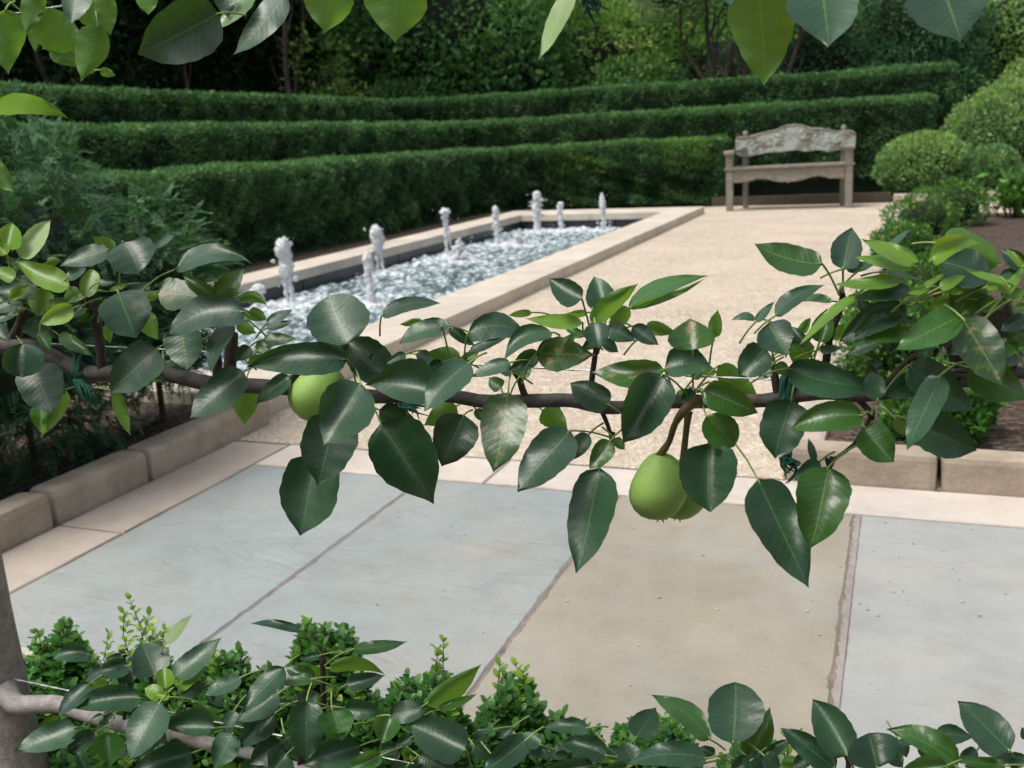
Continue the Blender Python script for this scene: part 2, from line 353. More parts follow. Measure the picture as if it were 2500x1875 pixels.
def bench_mat(name, lichen):
    m, nt, b, out = mat(name)
    g = nt.nodes.new('ShaderNodeNewGeometry')
    mp = nt.nodes.new('ShaderNodeMapping'); mp.inputs['Scale'].default_value = (3, 12, 12); nt.links.new(g.outputs['Position'], mp.inputs[0])
    n1 = noise(nt, 4, 6, .65, mp.outputs[0]); n2 = noise(nt, 8.5, 5, .62)
    c = ramp(nt, n1, [(.3, (.185, .165, .135)), (.6, (.31, .285, .24)), (.8, (.41, .385, .335))])
    lo, hi = lichen
    c = mixc(nt, ramp(nt, n2, [(lo, (0, 0, 0)), (hi, (.9, .9, .9))]), c, (.50, .56, .51))
    nt.links.new(c, b.inputs['Base Color']); b.inputs['Roughness'].default_value = .9
    bump(nt, b, math_(nt, 'ADD', n1, n2), .6, .012); return m
BENCH = bench_mat('weathered_oak', (.62, .74)); BENCHL = bench_mat('lichened_oak', (.42, .54))
def water_mat():
    m, nt, b, out = mat('bubbling_water')
    a = nt.nodes.new('ShaderNodeAttribute'); a.attribute_name = 'tint'
    n1 = noise(nt, 16, 4, .65); n2 = noise(nt, 48, 3, .6)
    f = math_(nt, 'ADD', math_(nt, 'MULTIPLY', n1, .5), math_(nt, 'MULTIPLY', n2, .38)); f = math_(nt, 'ADD', f, math_(nt, 'MULTIPLY', a.outputs['Fac'], .35))
    c = ramp(nt, f, [(.40, (.045, .07, .075)), (.54, (.20, .265, .28)), (.68, (.56, .64, .68)), (.86, (.92, .95, .97))])
    nt.links.new(c, b.inputs['Base Color']); b.inputs['Roughness'].default_value = .16; b.inputs['IOR'].default_value = 1.33
    bump(nt, b, math_(nt, 'ADD', n1, math_(nt, 'MULTIPLY', n2, .4)), .5, .02); return m
WATER = water_mat()
def jet_mat():
    m, nt, b, out = mat('foaming_water')
    n1 = noise(nt, 40, 4, .65)
    c = ramp(nt, n1, [(.35, (.78, .82, .85)), (.6, (.97, .98, 1.0))]); nt.links.new(c, b.inputs['Base Color'])
    b.inputs['Roughness'].default_value = .12; b.inputs['IOR'].default_value = 1.33; b.inputs['Transmission Weight'].default_value = .2
    bump(nt, b, n1, .8, .02); return m
JET = jet_mat()
# ------------------------------------------------------------------ ground and paving
def sheet(name, rects, z, material, parent=None, kind='structure', sub=0):
    bm = bmesh.new()
    for x0, x1, y0, y1 in rects:
        bm.faces.new([bm.verts.new(p) for p in ((x0, y0, z), (x1, y0, z), (x1, y1, z), (x0, y1, z))])
    o = finish(bm, name, material, parent)
    if kind: o['kind'] = kind
    return o
PX0, PX1, PY0, PY1 = -4.79, -2.27, 3.15, 12.5                    # outer edges of the pool coping
IX0, IX1, IY0, IY1 = -4.43, -2.63, 3.51, 11.79                   # inner edges
tag(sheet('ground', [(-60, -4.6, -30, 80), (-2.45, 60, -30, 80), (-4.6, -2.45, -30, 3.3), (-4.6, -2.45, 12.1, 80)], -.025, MULCH), 'dark bark mulch spread under the hedges and trees', 'ground')
tag(sheet('gravel', [(-2.45, 5, 2.84, 13.5), (-4.6, -2.45, 12.2, 12.52)], 0, GRAVEL), 'buff gravel court between the pool and the bench', 'gravel')
tag(sheet('planting_bed', [(-7, -2.3, -1.5, 3.14), (-7, -4.79, 3.14, 13.6)], .03, MULCH), 'dark mulched bed behind the kerb on the left', 'bed')
tag(sheet('planting_bed', [(-2.3, 3, -1.5, 1.18)], -.012, MULCH), 'soil strip under the pear tree along the paving', 'bed')
bm = bmesh.new(); bm.faces.new([bm.verts.new(p) for p in ((-.2, 2.92, .065), (3.4, 2.92, .065), (3.4, 11.2, .045), (0, 11.2, .045))])
tag(finish(bm, 'planting_bed', MULCH), 'mulched bed right of the gravel with small box plants', 'bed', kind='structure')

def slab_mesh(name, x0, x1, y0, y1, z0, z1, material, parent, rag=.004, n=75, bev=.004):
    """a stone with slightly chipped edges: outline ring, bevelled rim, sides"""
    def edge(a, b, m):
        out = []; w_ = 0
        for i in range(m):
            t = i/m; p = a.lerp(b, t); q = (b-a).normalized(); nrm = Vector((-q.y, q.x))
            w_ = .55*w_ + rag*.7*random.random()**4*(random.random() < .6); j = w_ + rag*.15*random.random() if i else 0
            out.append(p + nrm*j)
        return out
    c = [Vector((x0, y0)), Vector((x1, y0)), Vector((x1, y1)), Vector((x0, y1))]
    ring = []
    for i in range(4):
        a, b = c[i], c[(i+1) % 4]; ring += edge(a, b, max(3, int((b-a).length*n)))
    cen = Vector(((x0+x1)/2, (y0+y1)/2))
    bm = bmesh.new()
    top = [bm.verts.new((*(p + (cen-p).normalized()*bev), z1)) for p in ring]
    mid = [bm.verts.new((*p, z1-bev*.8)) for p in ring]; low = [bm.verts.new((*p, z0)) for p in ring]
    bm.faces.new(top); k = len(ring)
    for i in range(k):
        j = (i+1) % k
        bm.faces.new((mid[i], mid[j], top[j], top[i])); bm.faces.new((low[i], low[j], mid[j], mid[i]))
    return finish(bm, name, material, parent)
patio = tag(sheet('patio', [(-2.2, 1.6, 1.18, 2.84)], -.0035, MORTAR), 'paved terrace of large bluestone slabs with pale stone border', 'patio')
for x0, x1, mt, rg, lb in ((-1.962, -1.343, BLUE1, .005, None), (-1.337, -.719, BLUE1, .008, None), (-.714, -.084, TAN, .009, 'tan brown paving slab'), (-.066, .552, BLUE2, .003, None), (.562, 1.17, BLUE1, .003, None)):
    s = slab_mesh('paving_slab', x0, x1, 1.425, 2.603, -.05, 0, mt, patio, rg)
    if lb: s['label'] = lb
for y0, y1 in ((1.19, 1.42), (1.425, 2.0), (2.008, 2.826)):
    slab_mesh('border_stone', -2.192, -1.968, y0, y1, -.05, .002, LIME2, patio, .004, 20)
for x0, x1 in ((-1.962, -1.145), (-1.138, -.36), (-.352, .45), (.458, 1.3)):
    slab_mesh('border_stone', x0, x1, 2.61, 2.828, -.05, .002, LIME, patio, .002, 16)
for x0, x1 in ((-1.962, -1.2), (-1.192, -.44), (-.432, .31), (.318, 1.1)):
    slab_mesh('border_stone', x0, x1, 1.2, 1.418, -.05, .002, LIME, patio, .003, 16)
bm = bmesh.new()
ys = [1.425+i*.012 for i in range(99)]; lf_ = [-.0835+.007*random.random()**2 for y in ys]
for i in range(98): bm.faces.new([bm.verts.new(c) for c in ((lf_[i], ys[i], -.0012), (-.067, ys[i], -.0012), (-.067, ys[i+1], -.0012), (lf_[i+1], ys[i+1], -.0012))])
bmesh.ops.remove_doubles(bm, verts=bm.verts, dist=1e-6); finish(bm, 'pointing', JOINT, patio)
# crumbs of stone lying on the slabs
bm = bmesh.new()
for i in range(70):
    x, y = random.uniform(-1.3, .4), random.uniform(1.5, 2.6); r = random.uniform(.0015, .004)
    if i < 28: x, y = random.gauss(.02, .1), random.gauss(2.25, .22)
    bmesh.ops.create_icosphere(bm, subdivisions=1, radius=r, matrix=Matrix.Translation((x, y, r*.5)) @ Matrix.Diagonal((random.uniform(.7, 1.6), 1, .7, 1)))
tag(finish(bm, 'stone_crumbs', stone('crumb', (.25, .2, .15), (.55, .48, .38), (.6, .56, .5), 60)), 'tiny stone crumbs scattered over the paving slabs', 'crumbs', kind='stuff')
# ------------------------------------------------------------------ kerbs
def kerb(label, loc, blocks, material=KERB, cat='kerb', bev=.02, jit=.002, group=None):
    t = thing('stone_kerb', loc, label, cat, group)
    for b in blocks: box('kerb_stone', *b, material, t, bev, jit)
    return t
kerb('rounded tan kerb stones between the blue slabs and the left bed', (-2.25, 1.6, 0),
     [(-2.305, -2.198, a, b, -.04, .104) for a, b in ((.45, 1.02), (1.03, 1.5), (1.508, 1.996), (2.006, 2.392), (2.402, 3.06))], bev=.024)
kerb('straight tan kerb across the front of the right bed', (.3, 2.88, 0),
     [(a, b, 2.832, 2.94, -.04, .1) for a, b in ((-.29, .122), (.132, .6), (.608, 1.1), (1.108, 1.6))], bev=.018)
bl = []
t = thing('stone_kerb', (-.2, 5, 0), 'low pale kerb half hidden by box plants beside the gravel', 'kerb')
for i in range(13):
    y0 = 2.95+i*.64; xo = -.285+.19*(y0-2.9)/8.2
    box('kerb_stone', xo, xo+.1, y0, y0+.63, -.04, .085, LIME2, t, .018, .002)
kerb('pale kerb at the far end in front of the oval boxwood', (.4, 13.5, 0), [(-.1, .36, 13.5, 13.62, -.04, .1), (.37, .95, 13.5, 13.62, -.04, .1), (.96, 1.6, 13.5, 13.62, -.04, .1), (1.61, 2.3, 13.5, 13.62, -.04, .1)], LIME2)
te = thing('timber_edging', (-1.2, 13.54, 0), 'dark weathered timber edging on the ground behind the bench', 'edging')
box('board', -2.36, -1.24, 13.52, 13.57, -.03, .12, TIMBER, te, .006); box('board', -1.235, -.125, 13.52, 13.57, -.03, .125, TIMBER, te, .006)
# ------------------------------------------------------------------ pool
pool = thing('fountain_pool', (-3.5, 7.8, 0), 'long sunken pool with pale stone coping and dark inner walls', 'pool')
def run(a, b, k, gap=.004):
    s = (b-a)/k
    return [(a+i*s+gap/2, a+(i+1)*s-gap/2) for i in range(k)]
for y0, y1 in run(PY0, PY1, 8): box('coping_stone', IX1, PX1, y0, y1, -.015, .08, COPE, pool, .006, .0015)
for y0, y1 in run(PY0, PY1, 8): box('coping_stone', PX0, IX0, y0, y1, .0, .08, COPE, pool, .006, .0015)
for x0, x1 in run(IX0+.002, IX1-.002, 2): box('coping_stone', x0, x1, IY1, PY1, .0, .0795, COPE, pool, .006, .001)
for x0, x1 in run(IX0+.002, IX1-.002, 2): box('coping_stone', x0, x1, PY0, IY0, .0, .0795, COPE, pool, .006, .001)
box('footing', -2.62, -2.285, 3.16, 12.45, -.2, -.018, MORTAR, pool, .004)
box('footing', -4.6, -2.7, 3.17, 3.4, -.2, -.003, MORTAR, pool, .004)
for y0, y1 in run(3.47, 11.83, 5, .012): box('wall_panel', -4.62, -4.452, y0, y1, -.6, -.003, DARKTILE, pool, .002)
for x0, x1 in run(-4.45, -2.61, 3, .012): box('wall_panel', x0, x1, 11.812, 11.98, -.6, -.003, DARKTILE, pool, .002)
for y0, y1 in run(3.47, 11.83, 5, .012): box('wall_panel', -2.608, -2.5, y0, y1, -.6, -.02, DARKTILE, pool, .002)
box('pool_floor', -4.6, -2.5, 3.4, 12, -.7, -.6, DARKTILE, pool)
JETS = [(-4.19, 6.21, .48, 'a'), (-4.37, 7.95, .41, 'a'), (-3.52, 6.25, .36, 'b'), (-4.18, 9.02, .48, 'm'), (-3.90, 8.67, .22, 'c'), (-4.05, 10.04, .42, 's'),
        (-3.80, 10.02, .17, 'c'), (-4.26, 5.95, .17, 'm'), (-4.08, 11.45, .48, 'S'), (-3.85, 11.62, .32, 'b'), (-3.27, 11.45, .43, 'p')]
WZ = -.1
def water_mesh():
    nx, ny = 150, 620
    X, Y = np.meshgrid(np.linspace(-4.452, -2.608, nx), np.linspace(3.45, 11.812, ny)); P = np.stack([X.ravel(), Y.ravel(), np.zeros(nx*ny)], 1)
    near = np.zeros(len(P))
    for jx, jy, h, k in JETS: near += np.exp(-((P[:, 0]-jx)**2 + (P[:, 1]-jy)**2)/.12)
    z = vnoise(P, 3, 9)*.010 + vnoise(P, 4, 22)*.007 + vnoise(P, 5, 48)*.004
    bub = np.zeros(len(P)); r = np.random.default_rng(5)
    gx = (P[:, 0]+4.452)/(1.844)*(nx-1); gy = (P[:, 1]-3.45)/8.362*(ny-1)
    Z = z.reshape(ny, nx); T = np.zeros((ny, nx))
    for i in range(5200):                                       # domes of bursting bubbles and small splashes
        cx_, cy_ = r.uniform(3, nx-4), r.uniform(4, ny-5); rad = r.uniform(1.2, 3.4); hh = r.uniform(.003, .014)
        a, b_ = int(cx_), int(cy_)
        for dy in range(-4, 5):
            for dx in range(-4, 5):
                q = 1-((a+dx-cx_)**2+(b_+dy-cy_)**2)/rad**2
                if q > 0 and 0 <= b_+dy < ny and 0 <= a+dx < nx: Z[b_+dy, a+dx] += hh*q; T[b_+dy, a+dx] = max(T[b_+dy, a+dx], q*r.uniform(.35, 1.0))
    P[:, 2] = WZ + Z.ravel()
    i = np.arange(nx*ny).reshape(ny, nx); f = np.stack([i[:-1, :-1].ravel(), i[:-1, 1:].ravel(), i[1:, 1:].ravel(), i[1:, :-1].ravel()], 1)
    return from_np('water', P, f, WATER, tint=np.clip(T.ravel()*.9 + near*.35, 0, 1.3), smooth=True)
tag(link('water', water_mesh()), 'frothing grey green water filling the long pool', 'water', kind='structure')
JL = ['tall forked jet nearest on the left of the pool', 'tall jet second from the left with a bulging head', 'thinner jet standing in front of the second tall one', 'mushroom headed jet in the middle by the left coping',
      'low white cone of water beside the mushroom jet', 'jet with side splash left of the low froth cone', 'broad low froth cone in the middle of the pool', 'small glassy dome jet nearest the pear branch',
      'widest spiky splashing jet near the far end', 'short jet between the spiky one and the slim one', 'slim spindle jet at the far right end of pool']
dg_tmp = []
def jet(i, jx, jy, h, kind):
    bm = bmesh.new()
    def blob(x, y, z, r, sx=1, sz=1):
        bmesh.ops.create_icosphere(bm, subdivisions=2, radius=r, matrix=Matrix.Translation((jx+x, jy+y, WZ+z)) @ Matrix.Diagonal((sx, 1, sz, 1)))
    def col(x0, x1, z0, z1, r0, r1, n=14, jit=.2):
        for k in range(n):
            t = k/(n-1); r = r0*(1-t)+r1*t
            blob(x0*(1-t)+x1*t+random.uniform(-jit, jit)*r, random.uniform(-jit, jit)*r, z0*(1-t)+z1*t, r*random.uniform(.75, 1.2), 1, 1.35)
    R = .03
    if kind == 'a':
        col(-.012, -.02, -.02, h*.62, .014, .022, 16); col(.045, .012, -.02, h*.5, .010, .022, 14); col(-.01, .0, h*.5, h*.85, .04, .05, 10, .5); col(-.01, .005, h*.85, h*.97, .045, .026, 7, .5)
        for k in range(12): blob(random.gauss(0, .04), random.gauss(0, .03), h*random.uniform(.4, .95), random.uniform(.008, .022))
    elif kind == 'b':
        col(.0, -.008, -.02, h*.75, .032, .024, 18, .3); col(-.008, 0, h*.7, h*.97, .034, .028, 8, .4)
        for k in range(10): blob(random.gauss(.02, .03), random.gauss(0, .03), h*random.uniform(.1, .8), random.uniform(.006, .014))
    elif kind == 'm':
        col(-.01, -.012, -.02, h*.85, .013, .022, 16); col(.05, .01, h*.02, h*.8, .007, .014, 14)
        blob(0, 0, h*.92, .05, 1.1, .62); blob(-.02, .01, h*.94, .032); blob(.025, -.01, h*.93, .03)
        for k in range(8): blob(random.gauss(0, .035), random.gauss(0, .03), h*random.uniform(.75, .98), random.uniform(.008, .018))
    elif kind == 'c':
        col(0, 0, -.02, h*.5, .03, .02, 8, .1)
        for k in range(46):
            t = random.random()**.7; blob(random.gauss(0, .075)*(1-t)+.005, random.gauss(0, .06)*(1-t), h*t*.95, random.uniform(.014, .034)*(1.05-t*.6))
    elif kind in 'sS':
        s = 1.35 if kind == 'S' else 1
        col(0, -.01, -.02, h*.85, .03*s, .028*s, 18, .5); blob(-.008, 0, h*.92, .036*s); blob(-.005, 0, h*.86, .038*s)
        for k in range(34 if kind == 'S' else 22):
            a = random.uniform(0, 6.28); z = h*random.uniform(.35, .8) if kind == 'S' else h*random.uniform(.15, .55); l = random.uniform(.3, 1)*.085*s
            for q in range(4): blob(math.cos(a)*l*(q+1)/4, math.sin(a)*l*(q+1)/4, z+.02*q*(1-.25*q), .012*(1-.16*q)*s)
    elif kind == 'p':
        col(.012, 0, -.02, h*.55, .018, .024, 14, .2); col(0, -.006, h*.5, h*.8, .03, .036, 10, .15); col(-.006, -.008, h*.8, h, .036, .014, 8, .15)
        for k in range(22):
            sx = random.choice((-1, 1)); blob(sx*abs(random.gauss(.04, .03)), random.gauss(0, .03), h*random.uniform(0, .25), random.uniform(.006, .016))
    for k in range(34): blob(random.gauss(0, .055), random.gauss(0, .045), h*random.uniform(.0, 1.02), random.uniform(.004, .0062))
    blob(0, 0, .0, .105, 1.25, .13)
    for k in range(26): blob(random.uniform(-.1, .1), random.uniform(-.085, .085), random.uniform(0, .012), random.uniform(.008, .018), 1.3, .8)
    me = bpy.data.meshes.new('water_jet'); bm.to_mesh(me); bm.free(); me.materials.append(JET)
    o = bpy.data.objects.new('water_jet', me); COL.objects.link(o)
    md = o.modifiers.new('r', 'REMESH'); md.mode = 'VOXEL'; md.voxel_size = .0055
    return o
jl = [jet(i, *j) for i, j in enumerate(JETS)]
bpy.context.view_layer.update(); dg = bpy.context.evaluated_depsgraph_get()
for i, o in enumerate(jl):
    me = bpy.data.meshes.new_from_object(o.evaluated_get(dg)); n = len(me.vertices); c = np.empty(n*3, np.float32); me.vertices.foreach_get('co', c); c = c.reshape(-1, 3)
    nn = np.empty(n*3, np.float32); me.vertices.foreach_get('normal', nn); c += nn.reshape(-1, 3)*((vnoise(c, 8, 70)*.006 + vnoise(c, 9, 160)*.0025))[:, None]
    me.vertices.foreach_set('co', c.ravel()); me.polygons.foreach_set('use_smooth', np.ones(len(me.polygons), dtype=bool)); me.update()
    o.modifiers.clear(); o.data = me; tag(o, JL[i], 'water jet', 'water jets rising from the pool')
# irrigation hose behind the left kerb
hb = MB(); hb.tube([(-2.41, .6, .055), (-2.40, 1.5, .055), (-2.41, 2.1, .06), (-2.45, 2.4, .06), (-2.50, 2.65, .06), (-2.58, 2.85, .04), (-2.66, 2.95, .02)], .011, 8, 5)
tag(hb.build('garden_hose', HOSE), 'black irrigation hose lying in mulch behind the left kerb', 'hose')
# ------------------------------------------------------------------ bench
BT = Matrix.Translation((-1.294, 12.75, 0)) @ Matrix.Rotation(math.radians(4), 4, 'Z') @ Matrix.Rotation(math.radians(-.5), 4, 'Y')
bench = thing('garden_bench', BT.translation, 'carved weathered wooden bench with lichened back standing on the gravel', 'bench')
def bb(name, x0, x1, y0, y1, z0, z1, mt=BENCH, bev=.008, par=None, top=None):
    bm = bmesh.new(); add_box(bm, x0, x1, y0, y1, z0, z1)
    if top:
        for v in bm.verts:
            if v.co.z > (z0+z1)/2: v.co.x = (x0+x1)/2+(v.co.x-(x0+x1)/2)*top; v.co.y = (y0+y1)/2+(v.co.y-(y0+y1)/2)*top
    bmesh.ops.bevel(bm, geom=list(bm.edges), offset=bev, segments=2, affect='EDGES'); bm.transform(BT); return finish(bm, name, mt, par or bench)
def prism(name, pts, y0, y1, mt, par=None):
    bm = bmesh.new(); a = [bm.verts.new((x, y0, z)) for x, z in pts]; b = [bm.verts.new((x, y1, z)) for x, z in pts]
    bm.faces.new(a); bm.faces.new(b[::-1])
    for i in range(len(pts)): j = (i+1) % len(pts); bm.faces.new((a[i], b[i], b[j], a[j]))
    es = [e for e in bm.edges if abs(e.verts[0].co.y-e.verts[1].co.y) < 1e-5]
    bmesh.ops.bevel(bm, geom=es, offset=.008, segments=1, affect='EDGES')
    bm.transform(BT); return finish(bm, name, mt, par or bench)
for s in (-1, 1):
    bb('front_leg', s*.70-.042, s*.70+.042, -.04, .042, -.03, .70, top=1.06)
    xb = s*.587+.05
    p = bb('back_leg', xb-.034, xb+.034, .38, .45, -.03, .905)
    bm = bmesh.new(); bmesh.ops.create_uvsphere(bm, u_segments=12, v_segments=8, radius=.034, matrix=Matrix.Translation((xb, .415, .925)) @ Matrix.Diagonal((1, 1, 1.25, 1))); bm.transform(BT)
    finish(bm, 'finial', BENCH, p, True)
    # arm board running from the front leg to the back post
    bm = bmesh.new()
    xs = s*.70
    q = [(xs-.062, -.09), (xs+.062, -.09), (xs+.066, .0), (xb+.05, .39), (xb-.05, .39), (xs-.066, .0)]
    a = [bm.verts.new((x, y, .703)) for x, y in q]; b = [bm.verts.new((x, y, .74)) for x, y in q]
    bm.faces.new(a[::-1]); bm.faces.new(b)
    for i in range(6): bm.faces.new((a[i], a[(i+1) % 6], b[(i+1) % 6], b[i]))
    bmesh.ops.bevel(bm, geom=list(bm.edges), offset=.007, segments=2, affect='EDGES'); bm.transform(BT); ar = finish(bm, 'armrest', BENCH, bench)
    bm = bmesh.new(); bmesh.ops.create_cone(bm, segments=14, radius1=.028, radius2=.028, depth=.118, cap_ends=True, matrix=Matrix.Translation((xs, -.085, .712)) @ Matrix.Rotation(math.pi/2, 4, 'Y')); bm.transform(BT); finish(bm, 'scroll', BENCH, ar)
    bb('side_rail', min(xs, xb)+.0, max(xs, xb), .04, .38, .42, .49)
bb('seat', -.765, .765, -.062, .13, .50, .53); bb('seat', -.755, .76, .135, .26, .50, .528); bb('seat', -.70, .74, .265, .378, .50, .53)
def C2(cx, cy, k=1.11e-3, x0=1057, y0=1099): return ((cx-x0)*k+.046, (y0-(cy+.046*(cx-x0)))*k)
topl = [(428, 350), (440, 322), (470, 312), (505, 322), (560, 312), (640, 300), (720, 272), (800, 255), (860, 250), (880, 240), (930, 212), (990, 195), (1060, 188), (1140, 194), (1200, 212), (1240, 236), (1262, 236), (1290, 228), (1325, 240), (1380, 238), (1450, 250), (1520, 268), (1580, 274), (1625, 262), (1665, 258), (1700, 275), (1716, 305), (1716, 400)]
botl = [(1690, 440), (1620, 492), (1560, 462), (1500, 478), (1420, 494), (1350, 470), (1300, 462), (1260, 482), (1180, 486), (1110, 470), (1050, 464), (985, 478), (900, 490), (830, 494), (790, 486), (740, 505), (650, 522), (560, 540), (480, 532), (436, 508), (424, 430)]
bp = prism('backrest', [C2(*p) for p in (topl+botl)][::-1], .345, .385, BENCHL)
bm = bmesh.new()                                                # carved leaves and flowers in relief
for i in range(120):
    x = random.uniform(-.60, .69); z = random.uniform(.72, .87)+.08*math.exp(-((x-.05)/.3)**2)
    bmesh.ops.create_icosphere(bm, subdivisions=1, radius=1, matrix=Matrix.Translation((x, .346, z)) @ Matrix.Rotation(random.uniform(0, 3.1), 4, 'Y') @ Matrix.Diagonal((random.uniform(.02, .045), .014, random.uniform(.012, .022), 1)))
bm.transform(BT); finish(bm, 'carving', BENCHL, bp, True)['kind'] = 'stuff'
mould = MB(); mould.tube([BT @ Vector((C2(*p)[0], .345, C2(*p)[1]-.012)) for p in topl[1:-1]], .012, 6); mould.build('moulding', BENCH, bp)
ap_t = [(-.655, .499), (.655, .499)]
ap = [(.655, .36), (.56, .362), (.50, .375), (.475, .36), (.45, .385), (.36, .41), (.26, .40), (.17, .36), (.07, .345), (.04, .365), (.03, .345), (0, .332), (-.03, .345), (-.04, .365), (-.07, .345), (-.17, .36), (-.26, .40), (-.36, .41), (-.45, .385), (-.475, .36), (-.50, .375), (-.56, .362), (-.655, .36)]
prism('apron', ap_t+[(x, z-.012) for x, z in ap], -.026, .012, BENCH)
bb('back_rail', -.53, .63, .385, .425, .42, .498)
# ------------------------------------------------------------------ foliage helpers
def leaves_at(P, D, L, W, tint, U=None, jitter=.35):
    """diamond leaves: base P, direction D, length L, width W"""
    n = len(P); D = D/np.maximum(np.linalg.norm(D, axis=1, keepdims=True), 1e-6)
    R = rng.normal(size=(n, 3)) if U is None else U + rng.normal(size=(n, 3))*jitter
    S = np.cross(D, R); S /= np.maximum(np.linalg.norm(S, axis=1, keepdims=True), 1e-6)
    Nn = np.cross(S, D)
    L = np.broadcast_to(L, (n,))[:, None]; W = np.broadcast_to(W, (n,))[:, None]
    co = np.empty((n, 4, 3)); co[:, 0] = P; co[:, 1] = P + D*L*.5 + S*W*.5 + Nn*W*.12; co[:, 2] = P + D*L - Nn*L*.08; co[:, 3] = P + D*L*.5 - S*W*.5 + Nn*W*.12
    f = np.arange(n*4).reshape(n, 4); t = np.repeat(np.broadcast_to(tint, (n,)), 4)
    return co.reshape(-1, 3), f, t
def leafmesh(name, parts, mat):
    co = []; f = []; t = []; o = 0
    for c, ff, tt in parts: co.append(c); f.append(ff+o); t.append(tt); o += len(c)
    return from_np(name, np.concatenate(co), np.concatenate(f), mat, np.concatenate(t))
def hedge(label, path, thick, ztop, nleaf, zvis, young=0, right_end=True, L=.05, W=.017):
    """path: centre line of the visible face, (x,y); hedge body lies to the left/back of it"""
    P = np.array(path, float); seg = np.diff(P, axis=0); sl = np.hypot(seg[:, 0], seg[:, 1]); cum = np.concatenate([[0], np.cumsum(sl)])
    def frame(s):
        i = np.clip(np.searchsorted(cum, s, side='right')-1, 0, len(seg)-1); t = (s-cum[i])/sl[i]
        p = P[i] + seg[i]*t[:, None]; d = seg[i]/sl[i][:, None]; nrm = np.stack([d[:, 1], -d[:, 0]], 1)   # towards the garden
        return p, nrm
    t_ = thing('yew_hedge', (P[len(P)//2][0], P[len(P)//2][1], 0), label, 'hedge', 'clipped yew hedges stepping up behind the pool')
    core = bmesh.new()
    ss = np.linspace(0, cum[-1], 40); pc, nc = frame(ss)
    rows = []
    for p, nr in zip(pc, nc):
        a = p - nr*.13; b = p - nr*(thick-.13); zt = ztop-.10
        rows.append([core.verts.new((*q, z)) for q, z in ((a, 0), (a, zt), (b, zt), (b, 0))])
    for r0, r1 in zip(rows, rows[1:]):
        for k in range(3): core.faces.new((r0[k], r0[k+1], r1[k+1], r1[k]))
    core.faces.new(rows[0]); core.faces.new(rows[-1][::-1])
    finish(core, 'stems', CORE, t_)  # solid core filling the hedge; its colour carries the shade between leaves
    per = (ztop-zvis) + thick
    s = rng.uniform(0, cum[-1], nleaf); q = rng.uniform(0, 1, nleaf); p, nr = frame(s)
    zf = ztop - zvis
    onf = q < zf*1.25/(zf*1.25+thick); zz = np.where(onf, zvis + rng.uniform(0, 1, nleaf)*zf, ztop); back = np.where(onf, 0, rng.uniform(0, 1, nleaf)*thick)
    base = np.concatenate([p - nr*back[:, None], zz[:, None]], 1); nr3 = np.concatenate([nr, np.zeros((nleaf, 1))], 1); up = np.array([0, 0, 1.])
    out = np.where(onf[:, None], nr3, up)
    # soften the top edge
    edge = np.minimum(np.where(onf, ztop-zz, back), .12)/.12
    lump = vnoise(base, int(ztop*10), 2.5)*.018 + vnoise(base, int(ztop*10)+1, 11)*np.where(onf, .035, .018) + vnoise(base, int(ztop*10)+3, 6.5)*np.where(onf, .055, .012) - .012*(1-edge)**2
    inn = rng.uniform(0, 1, nleaf)**2*.07
    base = base + out*(lump - inn)[:, None]
    D = out*.7 + up*np.where(onf, .5, .1)[:, None]*rng.uniform(-.4, 1, nleaf)[:, None] + rng.normal(size=(nleaf, 3))*np.array([.6, .6, .35])
    tint = np.clip(.36 + .22*vnoise(base, 77, 5) + .16*np.clip(vnoise(base, int(ztop*10)+1, 11), -1, 1) + .2*np.clip(vnoise(base, int(ztop*10)+3, 6.5), -1, 1) + rng.normal(size=nleaf)*.15 + np.where(onf, 0, .34), 0, .80)  # top leaves lighter: overhead light put into the tint; bulges lighter than hollows
    if young:
        yn = (vnoise(base, 91, 1.3) > .55) & (rng.uniform(0, 1, nleaf) < .5) & (zz > ztop*.55) & (base[:, 0] > -4.9); tint = np.where(yn, rng.uniform(.85, 1, nleaf), tint)
    parts = [leaves_at(base, D, L*rng.uniform(.6, 1.3, nleaf), W*rng.uniform(.7, 1.4, nleaf), tint)]
    # the clipped end facing right
    e = P[-1]; ne = int(nleaf*.05); dd = seg[-1]/sl[-1]; nn_ = np.array([dd[1], -dd[0]])
    b = np.concatenate([e - nn_*rng.uniform(0, thick, ne)[:, None] + dd*rng.uniform(-.08, .03, ne)[:, None], rng.uniform(zvis*.4, ztop, ne)[:, None]], 1)
    parts.append(leaves_at(b, np.array([dd[0], dd[1], .4]) + rng.normal(size=(ne, 3))*.6, L, W, rng.uniform(.15, .5, ne)))
    o = link('foliage', leafmesh('foliage', parts, YEW), t_); o['kind'] = 'stuff'
def arc(x, y0, y1, x1, r=.9, n=8):
    c = [(x, y0), (x, (y0+y1-r)/2), (x, y1-r)]
    for k in range(1, n): a = math.pi/2*k/n; c.append((x+r-r*math.cos(a), y1-r+r*math.sin(a)))
    return c + [(x+r, y1), (x1, y1)]
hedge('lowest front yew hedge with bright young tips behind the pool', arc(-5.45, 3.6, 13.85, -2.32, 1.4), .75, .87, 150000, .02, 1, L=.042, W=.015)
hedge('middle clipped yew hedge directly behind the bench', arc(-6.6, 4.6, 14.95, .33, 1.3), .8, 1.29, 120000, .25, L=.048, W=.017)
hedge('highest rearmost yew hedge below the dark woodland', arc(-7.9, 4.6, 16.15, .62, 1.2), .9, 1.73, 120000, .8, L=.052, W=.019)
